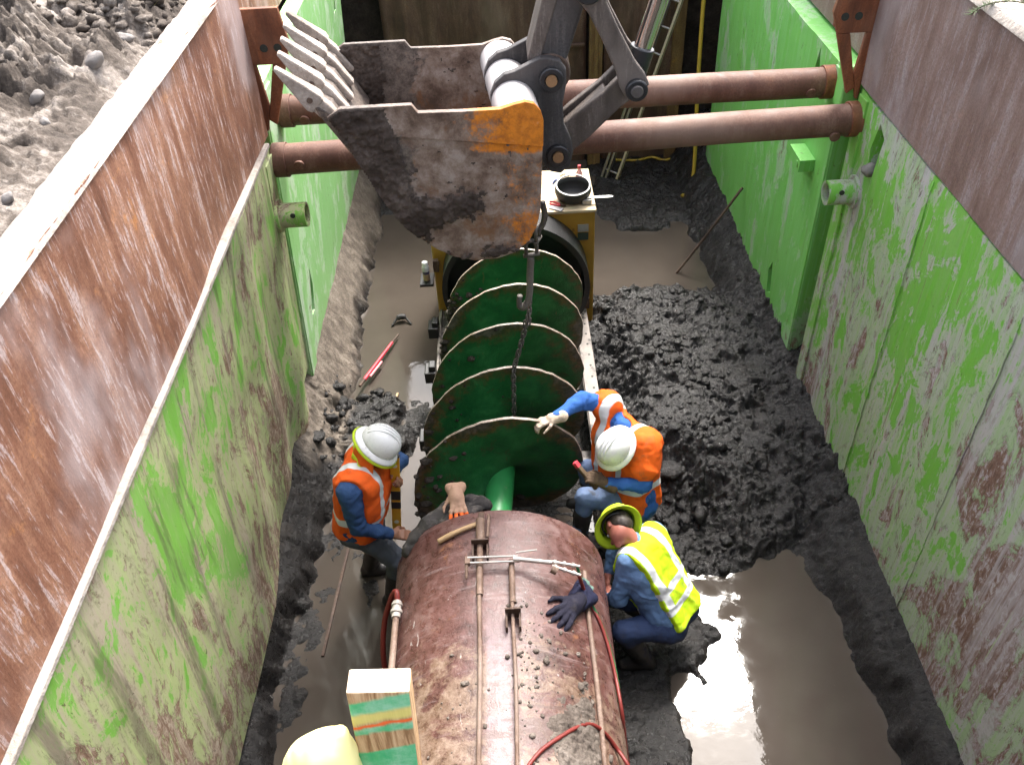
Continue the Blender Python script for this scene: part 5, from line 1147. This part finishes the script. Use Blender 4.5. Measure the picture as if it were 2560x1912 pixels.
for s in (-1, 1):
    m = MB(); m.tube(spline([(.36, 7.04+.02*s, LZ+.015), (.41, 7.02+.028*s, LZ+.015), (.455, 6.99+.008*s, LZ+.014)], 5), .010, 8); m.build('handle', M_redp, pw, smooth='all')
    m = MB(); m.tube([(.455, 6.99+.008*s, LZ+.014), (.475, 6.985-.006*s, LZ+.013), (.505, 6.975-.003*s, LZ+.012)], [.009, .011, .006], 8); m.build('jaw', M_dkrust, pw, smooth='all')
m = MB(); m.box((.415, 6.945, LZ+.006), (.13, .055, .010), Matrix.Rotation(-.6, 3, 'Z')); m.build('notebook', plain('grey_notebook', (.34, .32, .32), .6), None, bevel=.002, label='small grey notebook at the front edge of the machine lid', category='notebook')
# spray can on a step at the left of the machine
m = MB(); m.box((-.84, 6.86, .74), (.13, .20, .03)); m.build('side_step', M_black, bo, bevel=.004)
sc = thing('spray_can', 'white and brown spray can on the left side of the boring machine', 'can', (-.84, 6.84, .757))
def cz(z0, z1, r, mat, nm): m = MB(); m.cyl((-.84, 6.84, .757+z0), (-.84, 6.84, .757+z1), r, n=20); m.build(nm, mat, sc, smooth=True, bevel=.003)
cz(0, .07, .033, plain('tan_can_label', (.36, .24, .14), .5), 'can_base'); cz(.071, .10, .033, plain('dark_purple_band', (.06, .045, .09), .5), 'label_band'); cz(.101, .15, .033, plain('white_can_top', (.62, .62, .60), .4), 'can_top'); cz(.15, .20, .028, plain('white_cap', (.8, .8, .78), .4), 'cap')
# bar stuck in the mud, tool in the puddle
m = MB(); m.tube(spline([(1.73, 7.82, -.08), (2.08, 7.905, .41), (2.425, 7.99, .92)], 6), .014, 10); m.build('steel_bar', M_dkrust, None, smooth='all', label='thin rusty steel bar stuck in the mud leaning on the right green panel', category='bar')
rt = thing('pry_bar', 'red handled pry bar lying across the left puddle', 'bar', (-1.36, 6.55, .03))
A = Vector((-1.52, 6.12, .075)); Bp = Vector((-1.215, 6.93, .045)); dd = (Bp-A).normalized()
m = MB(); m.cyl(A+dd*.10, A+dd*.72, .019, .015, n=10); m.build('red_sleeve', plain('red_grip_paint', (.55, .03, .05), .4, var=.2, dirt=((.25, .18, .13), .66)), rt, smooth=True)
m = MB(); m.cyl(A, A+dd*.10, .014, n=10); m.cyl(A+dd*.72, Bp, .012, .008, n=10); m.build('steel_end', M_dkrust, rt, smooth=True)
m = MB(); m.cyl(A+dd*.16+Vector((.03, -.01, 0)), A+dd*.40+Vector((.035, -.012, 0)), .012, n=8); m.build('second_handle', plain('pale_pink_grip', (.65, .25, .27), .5), rt, smooth=True)
m = MB(); m.tube(spline([(-1.30, 7.12, .01), (-1.24, 7.20, .05), (-1.17, 7.21, .05), (-1.10, 7.14, .0)], 6), [.012]*6+[.03]*7+[.012]*6, 8); m.build('rubber_scrap', M_rubber, None, smooth='all', label='curved black rubber scrap half sunk in the left puddle', category='scrap')
for k, (x, y, l, an) in enumerate(((-1.16, 6.06, .22, 1.2), (-1.42, 4.25, .95, 1.42))):
    z = .012-.006*k; m = MB(); m.bar((x, y, z), (x-l*math.cos(an)*.5, y-l*math.sin(an), z), .022, .02); m.build('lath', M_ash if k == 0 else M_dkrust, None, bevel=.003, label=('pale splinter of lath floating in the left puddle', 'long muddy lath lying in the water left of the standing worker')[k], category='lath')
# marking stake with flagging at the trench edge
def stake_mat():
    t = MT('painted_stake'); z = t.sep(t.pos(), 'Z'); x = t.sep(t.pos(), 'X'); gr = t.noise(1, 6, .65, t.map((110, 110, 2.5)), .5); n = t.noise(40, 5, .7); lo = t.noise(9, 3, .6)
    zz = t.m('ADD', z, t.m('ADD', t.m('MULTIPLY', t.m('SUBTRACT', n, .5), .012), t.m('MULTIPLY', t.m('SUBTRACT', lo, .5), .03))); zz = t.m('ADD', zz, t.m('MULTIPLY', t.m('ADD', x, .252), -.22))
    wood = t.ramp(gr, [(.36, (.25, .135, .06)), (.5, (.46, .29, .15)), (.64, (.60, .42, .25))]); c = wood
    bd = lambda a, b, s=.005: t.m('MULTIPLY', t.step(zz, a-s, a+s), t.step(zz, b+s, b-s))
    g = t.mix(t.step(t.noise(14, 5, .7), .35, .68), (.03, .42, .17), (.24, .55, .36))
    c = t.mix(t.m('MULTIPLY', bd(4.150, 4.187), .92), c, g); c = t.mix(t.m('MULTIPLY', bd(4.125, 4.152, .008), .8), c, (.66, .60, .16)); c = t.mix(bd(4.112, 4.120, .003), c, (.75, .13, .03)); c = t.mix(t.m('MULTIPLY', bd(4.094, 4.110), .9), c, g); c = t.mix(t.m('MULTIPLY', bd(3.6, 4.045, .004), .92), c, g)
    c = t.mix(t.step(t.sep(t.nrm(), 'Y'), -.75, -.55), c, wood); c = t.mix(t.step(t.sep(t.nrm(), 'Z'), .6, .8), c, (.62, .54, .42))
    return t.done(c, .75, 0, t.bump(gr, .35, .004), .3)
sk = thing('marking_stake', 'wooden stake with green and orange paint bands at the trench edge', 'stake', (-.235, .66, 3.72))
Ms = Matrix.Rotation(.05, 3, 'Y') @ Matrix.Rotation(-.06, 3, 'X')
m = MB(); m.box((-.252, .672, 3.925), (.096, .042, .56), Ms); m.build('post', stake_mat(), sk, bevel=.003)
M_flag = MT('yellow_flagging_shaded').done((.82, .70, .06), .45, 0, None, .4, **{'Transmission Weight': 0.0})  # deeper yellow: the shade of the fold is put into the colour
M_flag2 = MT('yellow_flagging_sunlit').done((.86, .80, .36), .4)  # paler copy of the same yellow, sun glare put into the colour
fl = thing('plastic_sheet', 'pale yellow plastic sheet tied to the painted stake', 'plastic sheet', (-.3, .66, 3.9))
fb_ = SDF((-.55, .5, 3.6), (-.2, .8, 4.3), .0055)
fb_.ell((-.362, .632, 3.93), (.072, .05, .17), None, .02); fb_.ell((-.338, .634, 4.03), (.048, .042, .085), None, .04); fb_.cap((-.322, .64, 4.08), (-.302, .648, 4.125), .022, .007, .04); fb_.wrinkle(.0035, 16, 3)
link('gathered_sheet', fb_.mesh('gathered_sheet'), M_flag2, fl)
fb_ = SDF((-.5, .5, 3.6), (-.2, .8, 4.3), .0055)
fb_.ell((-.308, .615, 3.95), (.020, .020, .15), None, .02); fb_.wrinkle(.003, 24, 4)
link('folded_tail', fb_.mesh('folded_tail'), M_flag, fl)
# stones and clods on the ground, stone in the panel slot
def rock_mesh(seed):
    rr = random.Random(seed); bm = bmesh.new(); bmesh.ops.create_icosphere(bm, subdivisions=3, radius=1); s = Vector((1, .6+rr.random()*.4, .45+rr.random()*.35))
    for v in bm.verts:
        n = float(fbm(np.array([v.co.x*1.3+seed]), np.array([v.co.y*1.3]), np.array([v.co.z*1.3]), o=2, s=seed)[0]); v.co = Vector((v.co.x*s.x, v.co.y*s.y, v.co.z*s.z))*(1+.35*n)
    me = bpy.data.meshes.new('stone'); bm.to_mesh(me); bm.free(); me.polygons.foreach_set('use_smooth', np.ones(len(me.polygons), bool)); me.materials.append(M_stone); return me
RM = [rock_mesh(i) for i in range(6)]
rr = random.Random(12)
big = [(-1.96, 4.16, .055, 'largest grey stone on the soil close to the rusty plate'), (-2.02, 3.62, .032, 'pale stone on the soil below the largest stone'), (-1.93, 2.99, .024, 'small square pale stone near the left picture edge'),
       (-2.14, 3.85, .04, 'flat grey stone left of the pale stone'), (-1.95, 4.55, .05, 'grey stone touching the plate edge above the largest stone'), (-2.42, 4.2, .03, 'stone at the left picture edge in the bright soil')]
for i, (x, y, r, lab) in enumerate(big):
    o = bpy.data.objects.new('stone', RM[i % 6]); COL.objects.link(o); o.location = (x, y, float(ground_height(np.array([[x]]), np.array([[y]]))[0, 0])+r*.2); o.scale = (r, r, r); o.rotation_euler = (rr.random(), rr.random(), rr.random()*6)
    tag(o, lab, 'stone', 'stones on the dry soil')
o = bpy.data.objects.new('stone', RM[2]); COL.objects.link(o); o.location = (2.455, 5.27, 2.53); o.scale = (.05, .05, .06); tag(o, 'white stone wedged in the slot of the right green panel', 'stone')
spots = []
for i in range(3000):
    x = rr.uniform(-3.3, -1.83); y = rr.uniform(2.1, 6.6); r = abs(rr.gauss(0, .019))+.006
    if fbm(np.array([x*.9]), np.array([y*.9]), o=3, s=11)[0] > -.25: spots.append((x, y, 0, r))
zz = ground_height(np.array([q[0] for q in spots]), np.array([q[1] for q in spots])); spots = [(q[0], q[1], float(z)+q[3]*.25, q[3]) for q, z in zip(spots, zz)]
crumbs('clods', spots, M_ground, None, kind='stuff', label='loose soil clods left of the trench')
# dry grass tufts and a sprig on the right edge
M_straw = plain('dry_grass', (.30, .26, .10), .8, var=.4)
m = MB()
for i in range(260):
    c = rr.choice([(-2.16, 5.46), (-2.0, 5.25), (-2.3, 5.6), (-2.1, 5.35)]); x = rr.gauss(c[0], .07); y = rr.gauss(c[1], .08); z = 3.80; h = rr.uniform(.05, .16); dx = rr.gauss(0, .07); dy = rr.gauss(-.03, .06); w = .0035
    m.add([(x-w, y, z), (x+w, y, z), (x+dx*.5+w*.7, y+dy*.5, z+h*.7), (x+dx*.5-w*.7, y+dy*.5, z+h*.7), (x+dx, y+dy, z+h)], [(0, 1, 2, 3), (3, 2, 4)])
m.build('dry_grass', M_straw, None, kind='stuff', label='tuft of dry grass on the soil edge')
tw = thing('pine_sprig', 'small green sprig hanging over the right rusty plate edge', 'sprig', (2.5, 4.35, 3.9))
M_pine = plain('pine_green', (.09, .13, .055), .7, var=.3); m = MB(); st = spline([(2.58, 4.20, 3.93), (2.50, 4.30, 3.93), (2.44, 4.42, 3.88), (2.42, 4.50, 3.81)], 8); m.tube(st, .003, 5); m.build('stem', M_dkrust, tw, smooth='all')
m = MB()
for p in st[3:]:
    for k in range(7):
        v = Vector((rr.gauss(-.2, .6), rr.gauss(.4, .6), rr.gauss(0, .6))).normalized()*rr.uniform(.03, .055); s = v.orthogonal().normalized()*.002
        m.add([p-s, p+s, p+v], [(0, 1, 2)])
m.build('needles', M_pine, tw)

# loose clods lying on the spoil pile and along the left bank
spots = []; rr = random.Random(44)
while len(spots) < 850:
    if rr.random() < .78: x = rr.triangular(.70, 2.25, 1.1); y = rr.uniform(3.8, 7.4)
    else: x = rr.uniform(-1.75, -1.05); y = rr.uniform(5.0, 6.15)
    if float(vnoise(np.array([x*2.1]), np.array([y*2.1]), s=5)[0]) < -.1: continue
    spots.append((x, y, 0, min(rr.lognormvariate(-4.25, .65), .075)))
zz = floor_height(np.array([q[0] for q in spots]), np.array([q[1] for q in spots]))[0]
spots = [(q[0], q[1], float(z)+q[3]*.15, q[3]) for q, z in zip(spots, zz) if z > .0]
crumbs('mud_clods', spots, M_mud, None, kind='stuff', label='loose wet clods on the spoil pile right of the auger')
